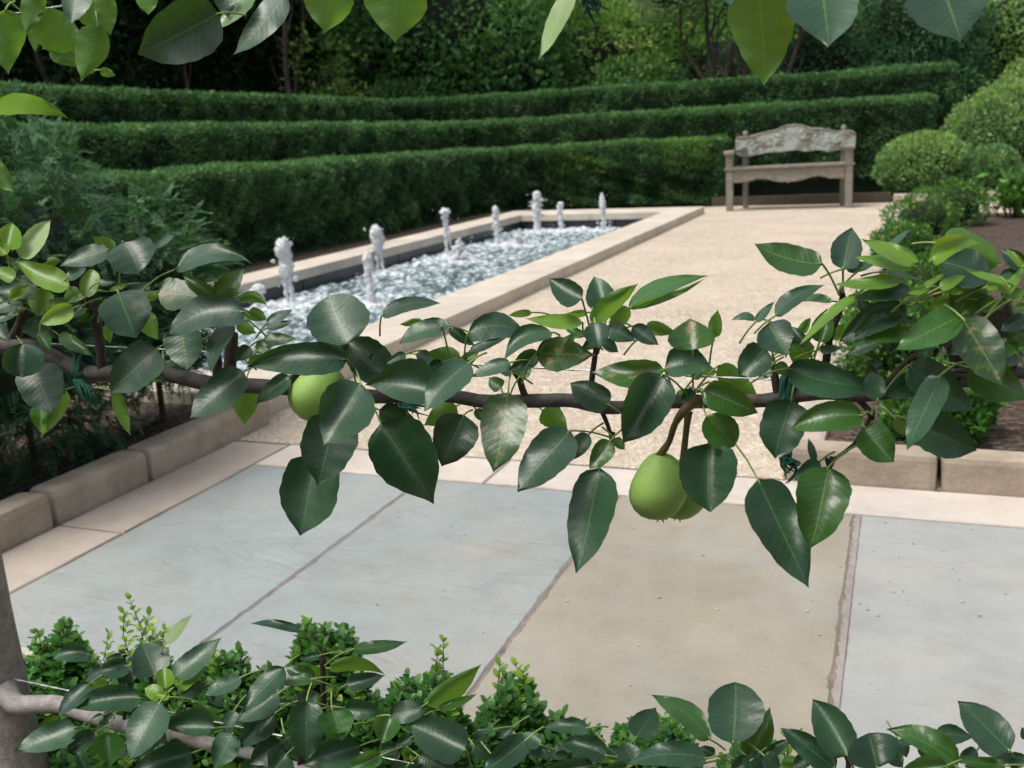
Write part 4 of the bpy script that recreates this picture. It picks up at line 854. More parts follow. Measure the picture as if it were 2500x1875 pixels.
def leaf(cr_, bx, by, tx, ty, w_, kind='D', bend=0, asym=0, dz=None, pet=None, rnd=None, fold=None, droop=None):
    global NL
    NL += 1; r = random.Random(NL*7+3)
    mt, gy, face = KM[kind]
    hang = cr_[1] == 0                                          # leaves hanging from the top arm are flatter
    if rnd is None: rnd = r.uniform(-.2, .2) if hang else r.uniform(-.35, .5)
    if hang: rnd = max(rnd, -.25) if rnd < 0 else rnd; fold = .2 if fold is None else fold; droop = r.uniform(.04, .12) if droop is None else droop
    if dz is None: dz = {'D': 0, 'B': .02, 'M': .0, 'L': .01, 'P': .01, 'U': -.03, 'V': -.03, 'S': .01}[kind] + r.uniform(-.008, .008)
    b2 = np.array(px(cr_, bx, by)); t2 = np.array(px(cr_, tx, ty)); wpx = w_*cr_[2]*(1.08 if cr_[1] > 1340 else 1.04)
    base = at(*b2, YE-dz); zc = depth_of(base); m = zc/F
    a = (t2-b2)*m; La = np.linalg.norm(a); wm = wpx*m; dirv = a/La; lat = np.array([-dirv[1], dirv[0]])     # screen: x right, y down
    gx = r.uniform(-.35, .35); g = np.array([gx, gy*r.uniform(.75, 1.25)])
    ga = float(g @ dirv); gl = float(g @ lat)
    Lt = La*math.sqrt(1+ga*ga); need = (.5*Lt/wm)**2 - 1
    if need > gl*gl: sgn = (1 if lat[1] > 0 else -1)*(1 if face > 0 else -1); gl = sgn*min(2.2, math.sqrt(max(0, need)))
    n, k = 21, 9
    us = np.linspace(0, 1, n); vs2 = np.linspace(-1, 1, k)
    hwv = np.maximum(hw(us, rnd), 0); edge = 1 + .02*np.sin(us*90+r.uniform(0, 6)); fold = (r.uniform(.12, .6) if r.random() < .62 else r.uniform(.6, 1.15)) if fold is None else fold; droop = r.uniform(.05, .5) if droop is None else droop
    ph = r.uniform(0, 6.28); wav = r.uniform(.04, .15); tw = r.uniform(-.4, .4); tipb = r.uniform(-.05, .05); o1, o2, oa = r.uniform(0, 6), r.uniform(0, 6), r.uniform(.01, .06); curl = r.uniform(0, .6); cs = r.choice((-1, 1))
    co = np.empty((n, k, 3)); uv = np.empty((n, k, 2))
    for i, u in enumerate(us):
        midp = a*u + lat*(bend*La*4*u*(1-u) + tipb*La*(u**5 - u)*1.0)
        for j, v in enumerate(vs2):
            s = v*hwv[i]*wm/2*(1 + asym*(1 if v < 0 else -1))*(1 + oa*math.sin(u*9+(o1 if v < 0 else o2)))*(edge[i] if abs(v) > .9 else 1)
            p = midp + lat*s
            dep = ga*La*u + gl*s + tw*u*s
            dep += face*curl*abs(s)*max(0, v*cs)*1.0
            dep += face*(fold*(abs(s)**1.7)*(wm*.5)**-.7*1.15 - droop*La*u*u*.8 + droop*La*.25*u + wav*La*math.sin(u*8+ph+(2 if v > 0 else 0))*abs(v)**2*.6 + .010*La*math.sin(u*26+ph+(1 if v > 0 else 0))*abs(v))
            # towards the camera is negative depth
            co[i, j] = ray(b2[0]+p[0]/m, b2[1]+p[1]/m)*(zc-dep); uv[i, j] = (u, (v+1)/2)
    W3 = co.reshape(-1, 3) + np.array(EYE)
    idx = np.arange(n*k).reshape(n, k)
    f = np.stack([idx[:-1, :-1].ravel(), idx[:-1, 1:].ravel(), idx[1:, 1:].ravel(), idx[1:, :-1].ravel()], 1)
    # upper side: the face normal has to point to the camera for face=1
    v0 = W3[f[len(f)//2]]; nn_ = np.cross(v0[1]-v0[0], v0[3]-v0[0]); tocam = np.array(EYE)-v0[0]
    if (nn_ @ tocam > 0) != (face > 0): f = f[:, ::-1]
    # stalk
    if pet is None:
        e = base + Vector((np.array([-dirv[0]*.02, -dirv[1]*.02, .010]) @ MW)) + Vector((0, .006, -.006))
    else: e = pt(cr_, pet[0], pet[1], dz*.3)
    mid_ = (Vector(base)+e)/2 + Vector((0, -.001, .05*(e-base).length))
    sp_, sr_ = smooth_path([e, mid_, Vector(base), Vector(W3[idx[1, k//2]])], [.0011, .00095, .0010, .0006], 4)
    c2, f2 = tube_np(sp_, sr_, 6, False)
    nv = len(W3); co_all = np.concatenate([W3, np.array([tuple(c) for c in c2])]); f2 = np.array(f2)+nv
    uv_all = np.concatenate([uv.reshape(-1, 2), np.full((len(c2), 2), .5)])
    LEAF.append((La*wm, co_all, np.concatenate([f, f2]), uv_all, len(f), mt))
LEAVES = """
C4 40 270 70 105 150 L pet=60,380 rnd=.8
C4 120 315 305 90 130 P pet=100,400 rnd=.6
C4 415 495 95 335 140 L pet=470,560
C4 225 475 -40 530 140 D
C4 265 500 215 670 150 U dz=-.01
C4 510 555 560 385 110 L pet=515,600 rnd=.9
C4 510 535 405 590 40 P
C4 440 620 235 715 115 L pet=505,605 rnd=.6 dz=.03
C4 710 525 815 800 300 B pet=690,490 rnd=.6 dz=.04
C4 655 270 360 370 125 B pet=690,420
C4 690 265 555 190 85 V dz=.01
C4 735 225 835 420 290 B pet=715,480 rnd=.4 dz=.035 bend=-.1
C4 860 250 1055 175 75 B
C4 1045 390 1518 358 120 B pet=860,512 bend=-.16
C4 945 520 1235 550 190 S dz=-.01
C4 1290 570 1095 420 90 M
C4 1295 560 1465 385 130 M
C4 1430 570 1605 605 70 U bend=-.2 dz=0
C4 1290 590 1450 520 45 L
C4 1470 645 985 800 200 B bend=.16 pet=1520,690 dz=.05
C4 1080 730 1120 995 230 D dz=.035
C4 1400 715 1265 1015 110 B bend=.14 dz=.05 pet=1500,690
C4 1420 715 1540 770 80 U
C4 945 860 660 1130 250 D dz=.04 rnd=.5
C4 130 830 140 1035 250 D dz=.04 rnd=.9 pet=100,790
C4 190 960 310 1255 275 D dz=.03 rnd=.5
C4 395 1110 250 1395 120 U pet=490,1090 dz=0
C4 250 1190 245 1370 130 M dz=0
C4 350 780 560 910 85 M
C4 150 700 345 800 120 D
C4 985 940 1060 1075 130 D
C4 690 1120 785 1385 80 U pet=500,1100 dz=.01
C4 960 1055 905 1000 60 U
C4 1465 1000 1135 1290 205 B dz=.045
C4 2085 930 1475 975 195 B dz=.06 pet=2170,1050 bend=.03
C4 1740 1025 1530 1200 110 D dz=.03
C4 1480 1040 1470 1325 170 U dz=-.03
C4 1600 715 1760 630 70 B
C4 1600 740 1765 690 50 B
C4 1490 640 1600 690 80 U dz=.0
C4 1580 810 1780 800 75 S
C4 870 550 960 540 60 U
C4 850 650 950 810 120 U
C4 130 570 -60 640 80 B
C4 85 640 -30 700 60 B
C4 400 440 520 380 60 B
C4 590 470 690 465 40 B
C4 280 350 370 330 55 V
C4 420 600 280 580 70 M
C4 755 480 640 525 35 L
C4 480 520 380 560 90 U
C4 1500 850 1420 940 90 D
C4 1620 850 1480 960 80 U
C4 345 1050 390 1140 60 D
C4 640 720 660 830 60 U
C4 30 700 -10 760 50 D
C5 615 588 500 298 360 B rnd=.9 pet=660,820 dz=.055 droop=.1
C5 835 775 590 560 240 D dz=.02 rnd=.7
C5 620 680 440 530 130 D dz=.01
C5 690 825 470 1200 310 B dz=.075 pet=650,720 rnd=.45
C5 530 1010 430 1435 320 D dz=.05 rnd=.6
C5 420 1260 325 1742 345 D dz=.03 rnd=.55
C5 810 1065 1130 1552 385 D dz=.055 pet=765,960 rnd=-.1 asym=.08
C5 800 985 1065 1110 160 D dz=.01
C5 1265 960 1065 1080 140 U dz=-.02
C5 1310 1015 1175 1325 255 D dz=.03 rnd=.5 pet=1360,985
C5 1575 880 1485 1360 270 S dz=.05 rnd=.45 pet=1590,770 fold=.1
C5 1950 1110 1630 1480 250 B dz=.05 pet=2190,1150 rnd=.4
C5 2060 1130 1905 1300 110 D dz=.03
C5 2190 1170 2060 1340 125 S dz=.04
C5 2125 1332 1980 1967 270 D dz=.06 rnd=.25 pet=2190,1170
C5 1780 985 1930 1100 140 U dz=-.03
C6 795 1075 530 925 185 B dz=.03 rnd=.8
C5 1150 885 715 835 270 B dz=.065 bend=.05 pet=1100,890 asym=-.25
C5 1180 490 920 590 110 B pet=1230,690 dz=.03 bend=.1
C5 1225 480 1030 450 75 B dz=.02
C5 1060 450 920 470 45 U
C5 815 420 1170 345 90 B bend=-.12 pet=805,540 dz=.04
C5 1330 530 1700 550 160 B dz=.03 pet=1310,690 bend=-.16
C5 1345 630 1575 545 55 B pet=1320,690 dz=.02
C5 1290 690 1080 640 120 V dz=0
C5 1220 490 1380 600 70 D
C5 1020 650 1190 700 70 D
C5 960 650 845 710 60 B
C5 1345 700 1070 995 185 B dz=.055 bend=.06
C5 1590 700 1345 790 90 B dz=.05 bend=.05
C5 1535 855 1460 790 90 M pet=1545,890
C6 410 585 85 780 135 D bend=.2 dz=.03 pet=460,605
C6 320 720 115 840 120 D dz=.02
C6 300 725 705 735 225 S dz=.055 pet=205,930
C6 1165 840 655 855 195 S dz=.06 bend=-.04 asym=.1 pet=1220,960
C6 1170 830 1490 820 205 B dz=.04 bend=-.1 asym=.25
C6 1160 870 885 1335 305 D dz=.08 pet=1330,1020 rnd=.4
C6 1360 705 1340 490 300 S dz=.04 rnd=.3 pet=1360,960 fold=.7
C6 1500 620 1530 430 95 U dz=.02
C6 610 360 380 215 175 B dz=.03 pet=660,540 bend=-.08
C6 770 440 690 205 195 D dz=.02 pet=770,520 rnd=.5
C6 670 525 990 255 130 U dz=.055 bend=-.05 pet=700,560
C6 920 425 1470 200 120 M dz=.03 bend=-.1
C6 930 425 1460 205 50 U dz=.036 bend=.03
C6 810 520 930 420 125 U dz=.01 rnd=.9
C6 615 520 225 490 100 L dz=.04 pet=620,600
C6 270 450 115 470 50 V
C6 650 450 455 480 50 U
C6 700 520 735 695 165 B dz=.06 rnd=.7
C6 785 555 975 645 125 D dz=.05 pet=780,640
C6 950 545 1130 670 115 D dz=.035
C6 1040 540 1250 580 95 U dz=.0
C6 625 610 480 540 60 M
C6 1850 690 1670 885 210 D dz=.05 pet=1890,830 rnd=.6
C6 1870 520 1990 745 250 B dz=.05 pet=1905,800 fold=.6
C7 530 750 870 540 115 B bend=-.12 dz=.04
C7 400 770 235 780 55 D bend=.15
C7 400 790 530 650 60 B
C6 1430 970 1800 1130 205 M dz=.06 pet=1395,990 rnd=.5
C6 1530 810 1810 1060 150 U dz=-.02 pet=1390,960
C6 1520 850 1230 850 80 U dz=-.03
C6 1450 1150 1640 1355 225 M dz=.06 rnd=.9 pet=1420,1070
CD 85 225 95 695 375 D dz=.07 rnd=.8
C6 1340 1000 1230 1040 100 U
C7 850 400 390 260 200 M dz=.05 pet=965,610 bend=-.06
C7 990 435 1050 150 205 B dz=.04 pet=990,590 rnd=.6
C7 1500 390 1110 230 120 L dz=.055 pet=1580,540
C7 1480 420 1055 350 90 L dz=.06 pet=1570,530
C7 1580 385 1910 260 140 L dz=.065 pet=1600,480 bend=-.15
C7 1640 260 2065 400 270 U dz=.02 rnd=.8
C7 1990 480 1640 380 250 B dz=.03 rnd=.9
C7 1760 735 1950 450 225 M dz=.045 rnd=.6
C7 1400 495 910 540 95 L dz=.06 pet=1560,540 bend=-.04
C7 1460 570 1040 640 110 D dz=.05
C7 1080 610 690 955 65 L dz=.07 bend=.06
C7 920 650 680 660 55 M bend=.1
C7 1490 590 1710 450 42 L dz=.07
C7 2110 525 1800 430 52 L dz=.07
C7 2080 610 2230 400 65 L dz=.07
C7 2212 420 2085 295 55 L dz=.06
C7 2212 420 2050 300 120 D
C7 2050 490 2200 430 65 B
C7 1420 690 960 930 190 B dz=.04 bend=.06
C7 1420 815 1055 860 205 M dz=.055 rnd=.5
C7 1800 740 1345 980 215 M dz=.07 pet=1740,850
C7 1800 770 2060 1215 300 S dz=.08 rnd=.6
C7 1840 1100 2230 1310 255 M dz=.05 rnd=.7
C7 1430 1085 1870 1390 265 D dz=.035 pet=1270,1270 rnd=.5
C7 615 1105 1240 1215 235 D dz=.06 pet=355,1210 bend=.05
C7 1225 1320 1180 1135 145 B dz=.07 rnd=.9 pet=1185,1400
C7 1655 1145 1420 1660 205 B dz=.085 pet=1840,1055 rnd=.2
C7 1125 1420 635 1520 200 M dz=.085 pet=1185,1412 rnd=.5 bend=.06
C7 640 1320 530 1715 310 D dz=.055 rnd=.7
CD 1130 115 1335 355 235 M dz=.08 pet=1110,60 rnd=.6
C7 1500 1500 1895 1660 275 D dz=.06 rnd=.6 pet=1340,1420
C7 1340 1440 1420 1570 80 V
CD 415 470 760 1205 330 D dz=.06 pet=265,235 rnd=.25
CD 895 385 765 940 355 M dz=.085 pet=1100,235 rnd=.4
CD 835 350 660 480 110 D dz=.05
CD 800 345 755 190 55 D dz=.03
C7 830 930 880 700 150 M dz=.02
C7 700 870 775 760 65 U dz=.0
C7 620 1000 800 960 180 U dz=0 rnd=.8
C7 620 960 800 880 90 M dz=.01
C7 900 900 1010 800 85 U
C7 1230 920 1010 1010 75 D
C7 830 980 980 960 60 B
C7 2230 860 2085 930 125 M dz=.05
C7 2230 760 2050 850 115 D dz=.05
C7 2230 690 2130 700 65 M
C7 2230 960 2090 980 60 M
C7 1120 640 1010 690 75 U
C7 1010 430 1200 410 75 B
C7 1290 450 1460 470 55 B
C7 1100 440 1460 140 60 B dz=.04
C7 1560 1150 1260 1290 170 D dz=.02
C7 1180 1040 1260 1080 70 D
C7 1500 860 1700 870 120 B dz=.01
C7 2050 1040 2230 1010 120 D dz=.03
C1 1315 80 825 325 365 K dz=.12 rnd=.65 droop=.1 fold=.15
C1 35 55 50 450 235 U dz=.05 rnd=-.4
C1 220 -60 155 200 150 U dz=.07
C1 220 90 520 330 225 U dz=.07 rnd=.6
C1 585 150 485 490 205 U dz=.1 rnd=-.5 pet=575,-20
C1 200 130 210 315 80 U dz=.03
C1 300 290 500 400 110 U dz=.05
C1 600 420 695 452 55 U dz=.05
C1 470 -80 430 140 180 B dz=.09
C1 620 -40 665 215 135 U dz=.08
C1 500 10 600 170 160 U dz=.04
C1 560 20 590 110 140 U dz=.02
C1 -60 650 415 715 125 U dz=.08 bend=-.1
C1 -80 960 90 1155 130 U dz=.08
C1 1720 -30 1400 330 170 K dz=.1
C1 1340 -80 1370 110 130 D dz=.08
C1 1520 -60 1310 180 120 M dz=.06
C1 880 -60 890 90 130 U dz=.05
C1 60 10 -20 -60 60 U dz=.03
Cb 180 -130 -18 -130 10 U
C1 1980 -120 1948 203 300 U dz=.1 rnd=-.5
Cb 420 -140 405 258 370 U dz=.1 rnd=-.6
Cb 1470 -90 1258 372 115 P dz=.1 fold=.5
Cc 615 -90 650 515 375 V dz=.12 rnd=.1
Cc 990 -140 1035 290 430 B dz=.1 rnd=-.2
Cc 1700 -140 1830 255 490 B dz=.1 rnd=-.2
Cc 430 -80 460 42 95 B dz=.13
B5 690 785 390 830 140 B pet=790,890 bend=.12
B5 1000 860 920 1015 180 B dz=.02
B5 990 870 755 925 150 B dz=.03
B5 1200 945 1085 685 290 B dz=.04 rnd=.6
B5 1345 965 1712 650 175 B dz=.04
B5 1275 700 1485 475 85 P dz=.02
B5 1280 1045 1270 885 130 L dz=.06 rnd=.95
B5 1255 1100 1115 1040 120 L dz=.06 rnd=.8
B5 1310 1110 1195 1085 65 L dz=.07
B5 1385 1060 1585 870 65 L dz=.05
B5 1110 720 980 800 75 L
B5 940 790 805 840 65 B
B5 690 1010 440 1265 135 B dz=.04
B5 1090 1120 550 1200 195 B dz=.05 bend=.06 pet=1150,1160
B5 450 1260 270 1355 55 U
B5 595 1345 105 1530 205 B dz=.06 pet=800,1385
B5 730 1390 510 1540 135 B dz=.05
B5 830 1385 850 1655 225 M dz=.06
B5 1235 1150 1005 1605 265 B dz=.08 rnd=.4
B5 1660 1350 1235 1330 205 B dz=.06 asym=-.4
B5 1800 1390 1650 1680 205 D dz=.08 pet=1790,1500
B5 1490 1540 1000 1680 235 D dz=.09
B5 2190 880 1860 1250 165 B dz=.06
B5 2150 1080 1820 1310 185 B dz=.05
B5 1860 960 1570 1100 125 B dz=.03
B5 1590 1020 1370 1130 95 D dz=.03
B5 1490 1150 1730 1330 95 U
B5 1660 1385 1475 1430 65 U
B5 1730 1160 1600 1110 80 B
B5 1810 1215 1740 1390 110 D dz=.03
B5 2120 1240 1810 1510 185 D dz=.05
B5 1240 1320 1000 1600 175 D dz=.0
B5 800 1250 690 1300 55 B
B5 1150 1310 1270 1225 50 U dz=.03
B5 830 980 690 1050 70 U
B5 790 890 650 990 95 D
B5 600 1540 680 1690 95 D
B5 1300 1450 1420 1620 150 D dz=.02
B5 960 1480 880 1600 120 D dz=.02
B5 1980 1600 1900 1780 180 D dz=.08
B5 2050 1520 2200 1660 150 D dz=.05
B6 440 600 35 545 70 B pet=580,780 dz=.03 bend=.05
B6 820 745 1250 680 100 M pet=610,870 dz=.03
B6 635 890 1080 945 110 U bend=-.12
B6 770 1020 1075 945 130 D pet=690,1110 dz=.04
B6 530 980 300 870 140 M dz=.04
B6 610 1000 500 860 130 U
B6 520 970 195 990 95 M dz=.05
B6 545 1155 400 1080 150 B dz=.06 rnd=.7
B6 620 1070 680 1025 45 L
B6 470 1140 465 1620 260 D dz=.08 rnd=.4
B6 665 1200 740 1450 250 M dz=.07 rnd=.6
B6 760 1200 1040 1220 155 D dz=.05 rnd=.5
B6 880 1490 440 1640 260 D dz=.06
B6 1700 1525 1255 1320 310 B dz=.09 pet=1745,1660 rnd=.7
B6 1110 1250 1440 1200 165 D dz=.05
B6 1110 1260 1050 1470 185 M dz=.07 pet=1030,1560 rnd=.5
B6 1390 1165 1820 858 165 U dz=.04 asym=-.3
B6 1480 1210 1785 1085 70 M dz=.03
B6 1180 1490 960 1550 95 D
B6 930 1310 1060 1290 60 U
B6 1050 1560 770 1670 135 M dz=.09
B6 1330 1560 1610 1690 230 D dz=.08
B6 2165 1440 1830 1690 205 B dz=.08
B6 1850 1390 1750 1500 105 D
B6 1920 1360 1770 1370 55 B
B6 630 1190 760 1150 75 B
B6 570 790 415 820 60 B
B6 280 1460 20 1640 205 D dz=.06
B6 320 1550 180 1700 225 D dz=.09
B6 300 1390 410 1570 125 D dz=.03
B6 210 1010 320 1070 70 D
B6 370 1150 215 1165 50 B
B6 900 1640 1150 1780 200 D dz=.05
B6 1280 1420 1150 1500 90 D
B7 1115 1425 1270 1190 215 B dz=.05
B7 1690 1440 1232 1092 175 M dz=.05 bend=.1
B7 1865 1470 1880 995 405 B dz=.09 pet=1885,1660 rnd=.95 fold=.1 droop=.05
B7 1985 1575 2150 1185 215 M dz=.06
B7 750 1350 395 1350 115 B dz=.04 bend=.06
B7 895 1565 520 1450 185 B dz=.06 bend=.06
B7 380 1480 230 1390 125 B dz=.05
B7 270 1470 460 1590 115 B dz=.05
B7 1665 1585 1040 1640 195 D dz=.08 bend=.08
B7 1100 1620 1020 1465 175 B dz=.07 rnd=.7
B7 790 1640 390 1690 160 D dz=.08
B7 170 1340 40 1430 105 D
B7 1600 1640 1350 1680 95 B dz=.09
B7 1050 1650 810 1700 110 D dz=.09
B7 720 1560 1040 1610 80 U
B7 1880 1640 1800 1640 50 L
B7 1940 1660 2040 1580 55 L
B7 100 1540 -20 1640 110 D
B7 560 1690 700 1600 90 D
B8 850 1565 580 1125 280 B dz=.06 rnd=.5
B8 760 1670 330 1348 185 D dz=.07
B8 1080 1660 1010 1390 375 B dz=.09 rnd=.9
B8 1700 1655 1145 1358 195 M dz=.06 asym=-.3 bend=.08
B8 1520 1400 1830 1425 150 B dz=.02 bend=-.05
B8 2105 1530 1700 1140 275 B dz=.06 pet=2140,1620 rnd=.5
B8 1620 1640 1220 1710 200 M dz=.1
B8 2080 1640 1680 1600 95 M dz=.08
B8 2230 1580 1960 1600 85 B
B8 1250 1450 1310 1580 105 D
B8 1400 1440 1215 1470 65 B
B8 390 1450 150 1610 85 D dz=.04
B8 340 1620 540 1620 85 U
B8 2100 1640 2230 1620 75 M
B8 2230 1440 2195 1340 65 D
B8 1480 1560 1380 1470 90 D
B8 1900 1680 1750 1640 90 D
B6 1250 1640 1100 1790 170 D dz=.07
B6 1560 1600 1420 1780 190 B dz=.05
B6 1900 1560 2060 1700 170 D dz=.06
B6 1760 1480 1900 1600 130 D dz=.04
B6 640 1560 560 1700 150 M dz=.06
B6 1250 1700 1400 1640 110 D dz=.1
B7 480 1560 640 1640 120 D dz=.04
B7 600 1520 420 1560 110 B dz=.03
B7 900 1500 1000 1600 110 D dz=.03
B7 1720 1560 1600 1500 90 D dz=.04
B7 2000 1600 1840 1700 150 D dz=.08
B7 2100 1560 2230 1660 130 D dz=.07
B8 60 1560 200 1680 140 D dz=.08
B8 560 1560 420 1660 120 D dz=.05
B8 1180 1540 1280 1660 120 B dz=.06
B8 1420 1500 1560 1620 110 M dz=.03
B8 1850 1520 1700 1620 110 B dz=.04
B8 2000 1640 2110 1560 70 D dz=.03
B5 420 1380 330 1480 90 D dz=.02
B5 880 1240 760 1330 90 D dz=.01
B5 1700 1050 1640 1160 90 D dz=.02
B5 1340 1240 1450 1330 110 D dz=.01
C7 1720 640 1560 700 100 L dz=.03
C7 1880 640 2060 700 120 M dz=.04
C7 2080 620 2212 560 80 L dz=.06
C7 1950 560 2140 500 70 L dz=.05
C7 1600 900 1480 1040 110 D dz=.03
C7 1330 720 1240 640 80 U dz=.0
C7 1180 720 1060 640 80 D dz=.02
C7 1850 940 1700 1010 90 D dz=.02
C7 2160 1000 2040 900 120 M dz=.06
C7 1000 660 1120 600 60 L dz=.03
C7 1560 620 1340 600 70 L dz=.04
C7 720 920 640 820 70 D dz=.01
C4 60 560 180 470 70 L dz=.03
C4 300 420 200 360 60 M dz=.01
C4 560 640 460 700 70 M dz=.0
C4 800 560 900 460 90 B dz=.02
C4 1200 820 1130 900 90 D dz=.0
C4 1430 900 1340 820 80 D dz=-.01
C4 1540 880 1640 800 80 M dz=.01
C4 240 760 300 880 80 M dz=.01
C4 -20 720 60 820 90 D dz=.03
C4 90 600 -30 560 70 M dz=.0
C5 1640 790 1720 690 80 M dz=.02
C5 1600 760 1500 720 70 D dz=.02
C5 1300 700 1400 640 75 M dz=.01
C5 1180 700 1080 760 80 D dz=.02
C5 900 900 1000 980 90 D dz=.0
C5 740 700 860 640 80 M dz=.01
C5 560 960 480 1040 80 D dz=.0
C5 1380 980 1440 1060 60 M dz=.0
C6 700 640 600 700 70 D dz=.03
C6 760 640 860 720 85 D dz=.035
C6 1000 620 1080 560 60 M dz=.01
C6 560 620 460 650 60 M dz=.02
C6 1370 980 1280 1060 90 D dz=.02
C6 1450 1010 1540 1080 85 M dz=.03
C6 1880 820 1800 900 90 D dz=.03
C6 1920 800 2020 870 90 M dz=.02
C6 1360 900 1440 800 70 M dz=.0
C6 830 1300 900 1380 70 M dz=.02
C4 1500 700 1420 620 80 M dz=.01
C4 1250 720 1180 640 90 D dz=.0
C4 620 620 700 560 70 M dz=.01
C4 500 600 420 680 80 D dz=.01
C4 1330 1060 1240 1140 80 D dz=.02
C7 1640 560 1820 480 75 L dz=.075
C7 1560 560 1420 600 60 L dz=.07
C7 1700 580 1860 560 70 L dz=.07
C7 2100 600 2000 470 60 L dz=.07
C7 2120 640 2240 560 70 L dz=.07
C7 1380 580 1240 540 70 L dz=.05
C4 90 440 -20 380 90 L dz=.03
C4 40 300 -40 180 80 L dz=.02
"""
CROPS = dict(C1=C1, Cb=Cb, Cc=Cc, C4=C4, C5=C5, C6=C6, C7=C7, CD=CD, B5=B5, B6=B6, B7=B7, B8=B8)
for line in LEAVES.strip().splitlines():
    a = line.split(); kw = {}
    for q in a[7:]:
        if '=' in q:
            k_, v_ = q.split('='); kw[k_] = tuple(map(float, v_.split(','))) if ',' in v_ else float(v_)
    leaf(CROPS[a[0]], *map(float, a[1:6]), a[6], **kw)
LEAF.sort(key=lambda q: -q[0])
for ar, co_, f_, uv_, nf_, mt_ in LEAF[:300]:
    link('leaf', from_np('leaf', co_, f_, [mt_, STALK], smooth=True, uv=uv_, mat_idx=[0]*nf_+[1]*(len(f_)-nf_)), pear)
if LEAF[300:]:                                                  # the smallest ones, past the limit
    ms = [STALK]+list({q[5].name: q[5] for q in LEAF[300:]}.values()); off = 0; cs, fs, us, mi = [], [], [], []
    for ar, co_, f_, uv_, nf_, mt_ in LEAF[300:]:
        cs.append(co_); fs.append(f_+off); us.append(uv_); off += len(co_); mi += [ms.index(mt_)]*nf_+[0]*(len(f_)-nf_)
    link('small_leaves', from_np('small_leaves', np.concatenate(cs), np.concatenate(fs), ms, smooth=True, uv=np.concatenate(us), mat_idx=mi), pear)['kind'] = 'stuff'
# ------------------------------------------------------------------ pears
def fruit(cx_, cy_, dz, rw, hh, tilt, stalk, lean=0):
    """cx,cy: centre in photo pixels; rw widest radius and hh height in metres"""
    c = at(cx_, cy_, YE-dz)
    prof = [(0, -.5), (.06, -.485), (.16, -.487), (.40, -.462), (.64, -.40), (.83, -.30), (.95, -.185), (1.0, -.06), (.965, .05), (.87, .16), (.75, .265), (.61, .355), (.46, .425), (.30, .472), (.14, .49), (.05, .475), (0, .47)]
    seg = 28; R = Matrix.Rotation(tilt, 3, Vector(MW[2])) @ Matrix.Rotation(lean, 3, Vector(MW[0]))
    bm = bmesh.new(); rings = []
    for r_, z in prof:
        if r_ == 0: rings.append([bm.verts.new(c + R @ Vector((0, 0, z*hh)))]); continue
        rings.append([bm.verts.new(c + R @ Vector((rw*r_*math.cos(6.2832*k/seg)*(1+.05*math.sin(6.2832*k/seg*2+1)) + rw*.10*math.sin(z*4+lean*9), rw*r_*math.sin(6.2832*k/seg), z*hh + .0012*math.sin(3*6.2832*k/seg)*r_))) for k in range(seg)])
    for a, b in zip(rings, rings[1:]):
        for k in range(seg):
            j = (k+1) % seg
            if len(a) == 1: bm.faces.new((a[0], b[j], b[k]))
            elif len(b) == 1: bm.faces.new((a[k], a[j], b[0]))
            else: bm.faces.new((a[k], a[j], b[j], b[k]))
    bmesh.ops.subdivide_edges(bm, edges=list(bm.edges), cuts=1, smooth=.6, use_grid_fill=True)
    o = finish(bm, 'pear', PEARSKIN, pear, True)
    s = MB(); top = c + R @ Vector((0, 0, .478*hh)); pts = [top - (R @ Vector((0, 0, .004)))] + [pt(C6, *q[:2], q[2]) for q in stalk]
    s.tube(pts, [.0042, .0033, .0033, .0046, .006][:len(pts)], 8, 4, .05); s.build('stalk', PEARSTALK, o)
    e = MB(); bot = c + R @ Vector((0, 0, -.487*hh))
    for k in range(5):
        an = 6.2832*k/5+.3; d = R @ Vector((math.cos(an), math.sin(an), -.5)); e.tube([bot + (R @ Vector((math.cos(an)*.002, math.sin(an)*.002, .001))), bot + d*.006], [.0014, .0004], 4)
    e.build('calyx', SPURBARK, o)
p1 = (1500, 1050, .13562)
fruit(1500+800*.13562, 1050+1010*.13562, .035, .0280, .0685, math.radians(-3), [(1195, 1330, .04), (1240, 1200, .045), (1310, 1100, .045), (1390, 1045, .03)])
fruit(1500+1190*.13562, 1050+1070*.13562, -.010, .027, .064, math.radians(4), [(1300, 1380, -.005), (1320, 1200, -.0), (1330, 1120, .0)], lean=.1)
fruit(785, 962, .02, .0335, .067, math.radians(6), [(-1180, 830, .01), (-1170, 800, .0)], lean=-.15)
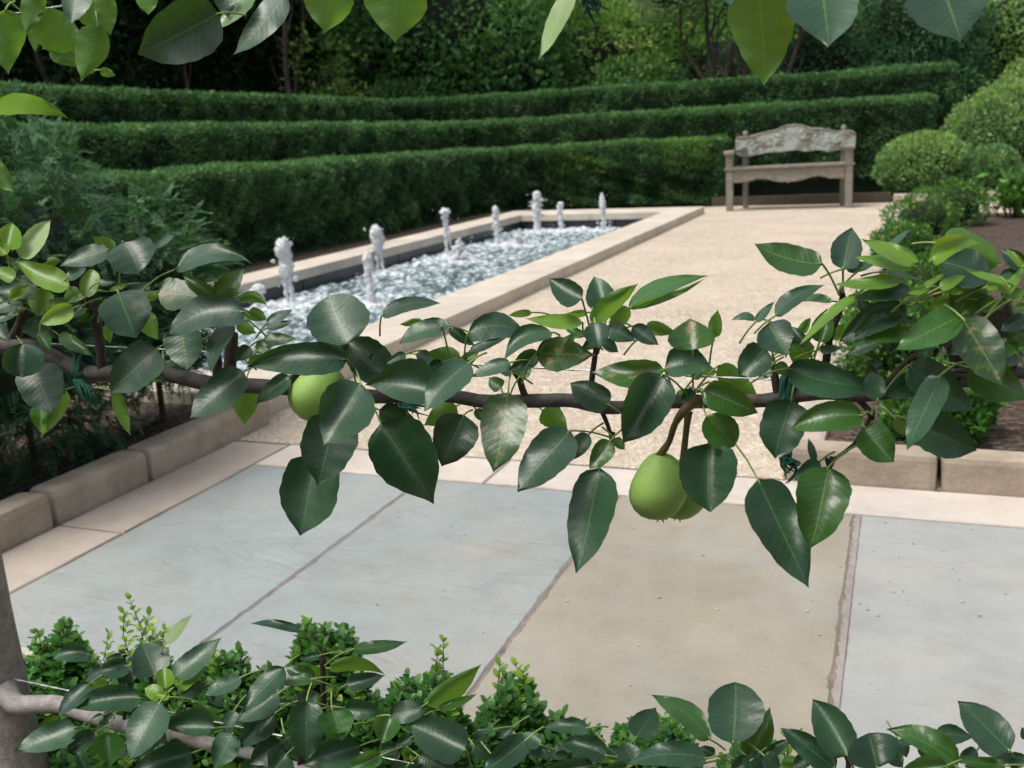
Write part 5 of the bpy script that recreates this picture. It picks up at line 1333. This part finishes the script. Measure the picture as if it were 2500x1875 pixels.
# ------------------------------------------------------------------ wires and ties
def wire(name, label, a, b, r):
    m = MB(); ax = (b-a).normalized(); n = 60; u = ax.cross(Vector((0, 1, 0))).normalized(); v = ax.cross(u)
    for s in (0, math.pi): m.tube([a.lerp(b, k/n) + (u*math.cos(k*2.2+s)+v*math.sin(k*2.2+s))*r*.45 for k in range(n+1)], r*.62, 5)
    tag(m.build(name, WIRE), label, 'wire', 'training wires of the pear')
def ext(p, q, t0, t1): return p + (q-p)*t0, p + (q-p)*t1
a, b = pt(C4, 40, 820, -.02), pt(C6, 2200, 920, -.02); wire('training_wire', 'thin steel wire running just above the middle pear arm', *ext(a, b, -.12, 1.3), .0011)
a, b = pt(B5, 120, 975, -.01), pt(B5, 520, 1060, -.01); wire('training_wire', 'pale steel wire above the lowest pear arm by the trunk', *ext(a, b, -.1, 10), .0014)
a, b = pt(C1, -60, 105, .01), pt(C1, 310, 45, .01); wire('training_wire', 'shiny steel wire at the top left among backlit leaves', *ext(a, b, -.2, 5), .0014)
def tie(label, c, rad, loops, tassel=None, hi=.02):
    """twine wound round the branch at c, with a frayed tassel"""
    m = MB(); c = Vector(c); pts = []
    for k in range(loops*14+1):
        an = 6.2832*k/14; pts.append(c + Vector((.0035*(k/14-loops/2)+.004*math.sin(an*.5), -math.cos(an)*rad, math.sin(an)*rad + (hi*.5*(math.sin(an) > .6)))))
    for o in (0, .002): m.tube([p + Vector((o, random.uniform(-.001, .001), o)) for p in pts], .0022, 6, 2, .15)
    if tassel is not None:
        for k in range(14):
            e = Vector(tassel) + Vector((random.gauss(0, .006), random.gauss(0, .005), random.gauss(0, .008))); s = c + Vector((random.uniform(-.005, .008), -rad, -rad*.6))
            m.tube([s, s.lerp(e, .5) + Vector((random.gauss(0, .005), random.gauss(0, .004), 0)), e], [.0016, .0014, .0004], 5, 3)
    tag(m.build('twine_tie', TWINE), label, 'twine', 'green twine ties on the pear arms')
tie('green twine tie at the left of the middle arm with frayed tassel', pt(C4, 500, 1000), .0125, 3, pt(C4, 545, 1190, .02))
tie('green twine loop sagging under the middle arm behind dark leaves', pt(C5, 950, 900), .0105, 2, pt(C5, 1040, 985, .02))
tie('green twine wrapped on the middle arm at its right part', pt(C6, 1985, 1025), .009, 3)
tie('frayed green twine end hanging among leaves above the right kerb', pt(CD, 600, 290, -.01), .006, 2, pt(CD, 605, 420, 0), .0)
tie('bluish green twine tuft hanging from the top edge by the pale leaf', pt(Cb, 1560, -60, .02), .01, 2, pt(Cb, 1620, 90, .02))
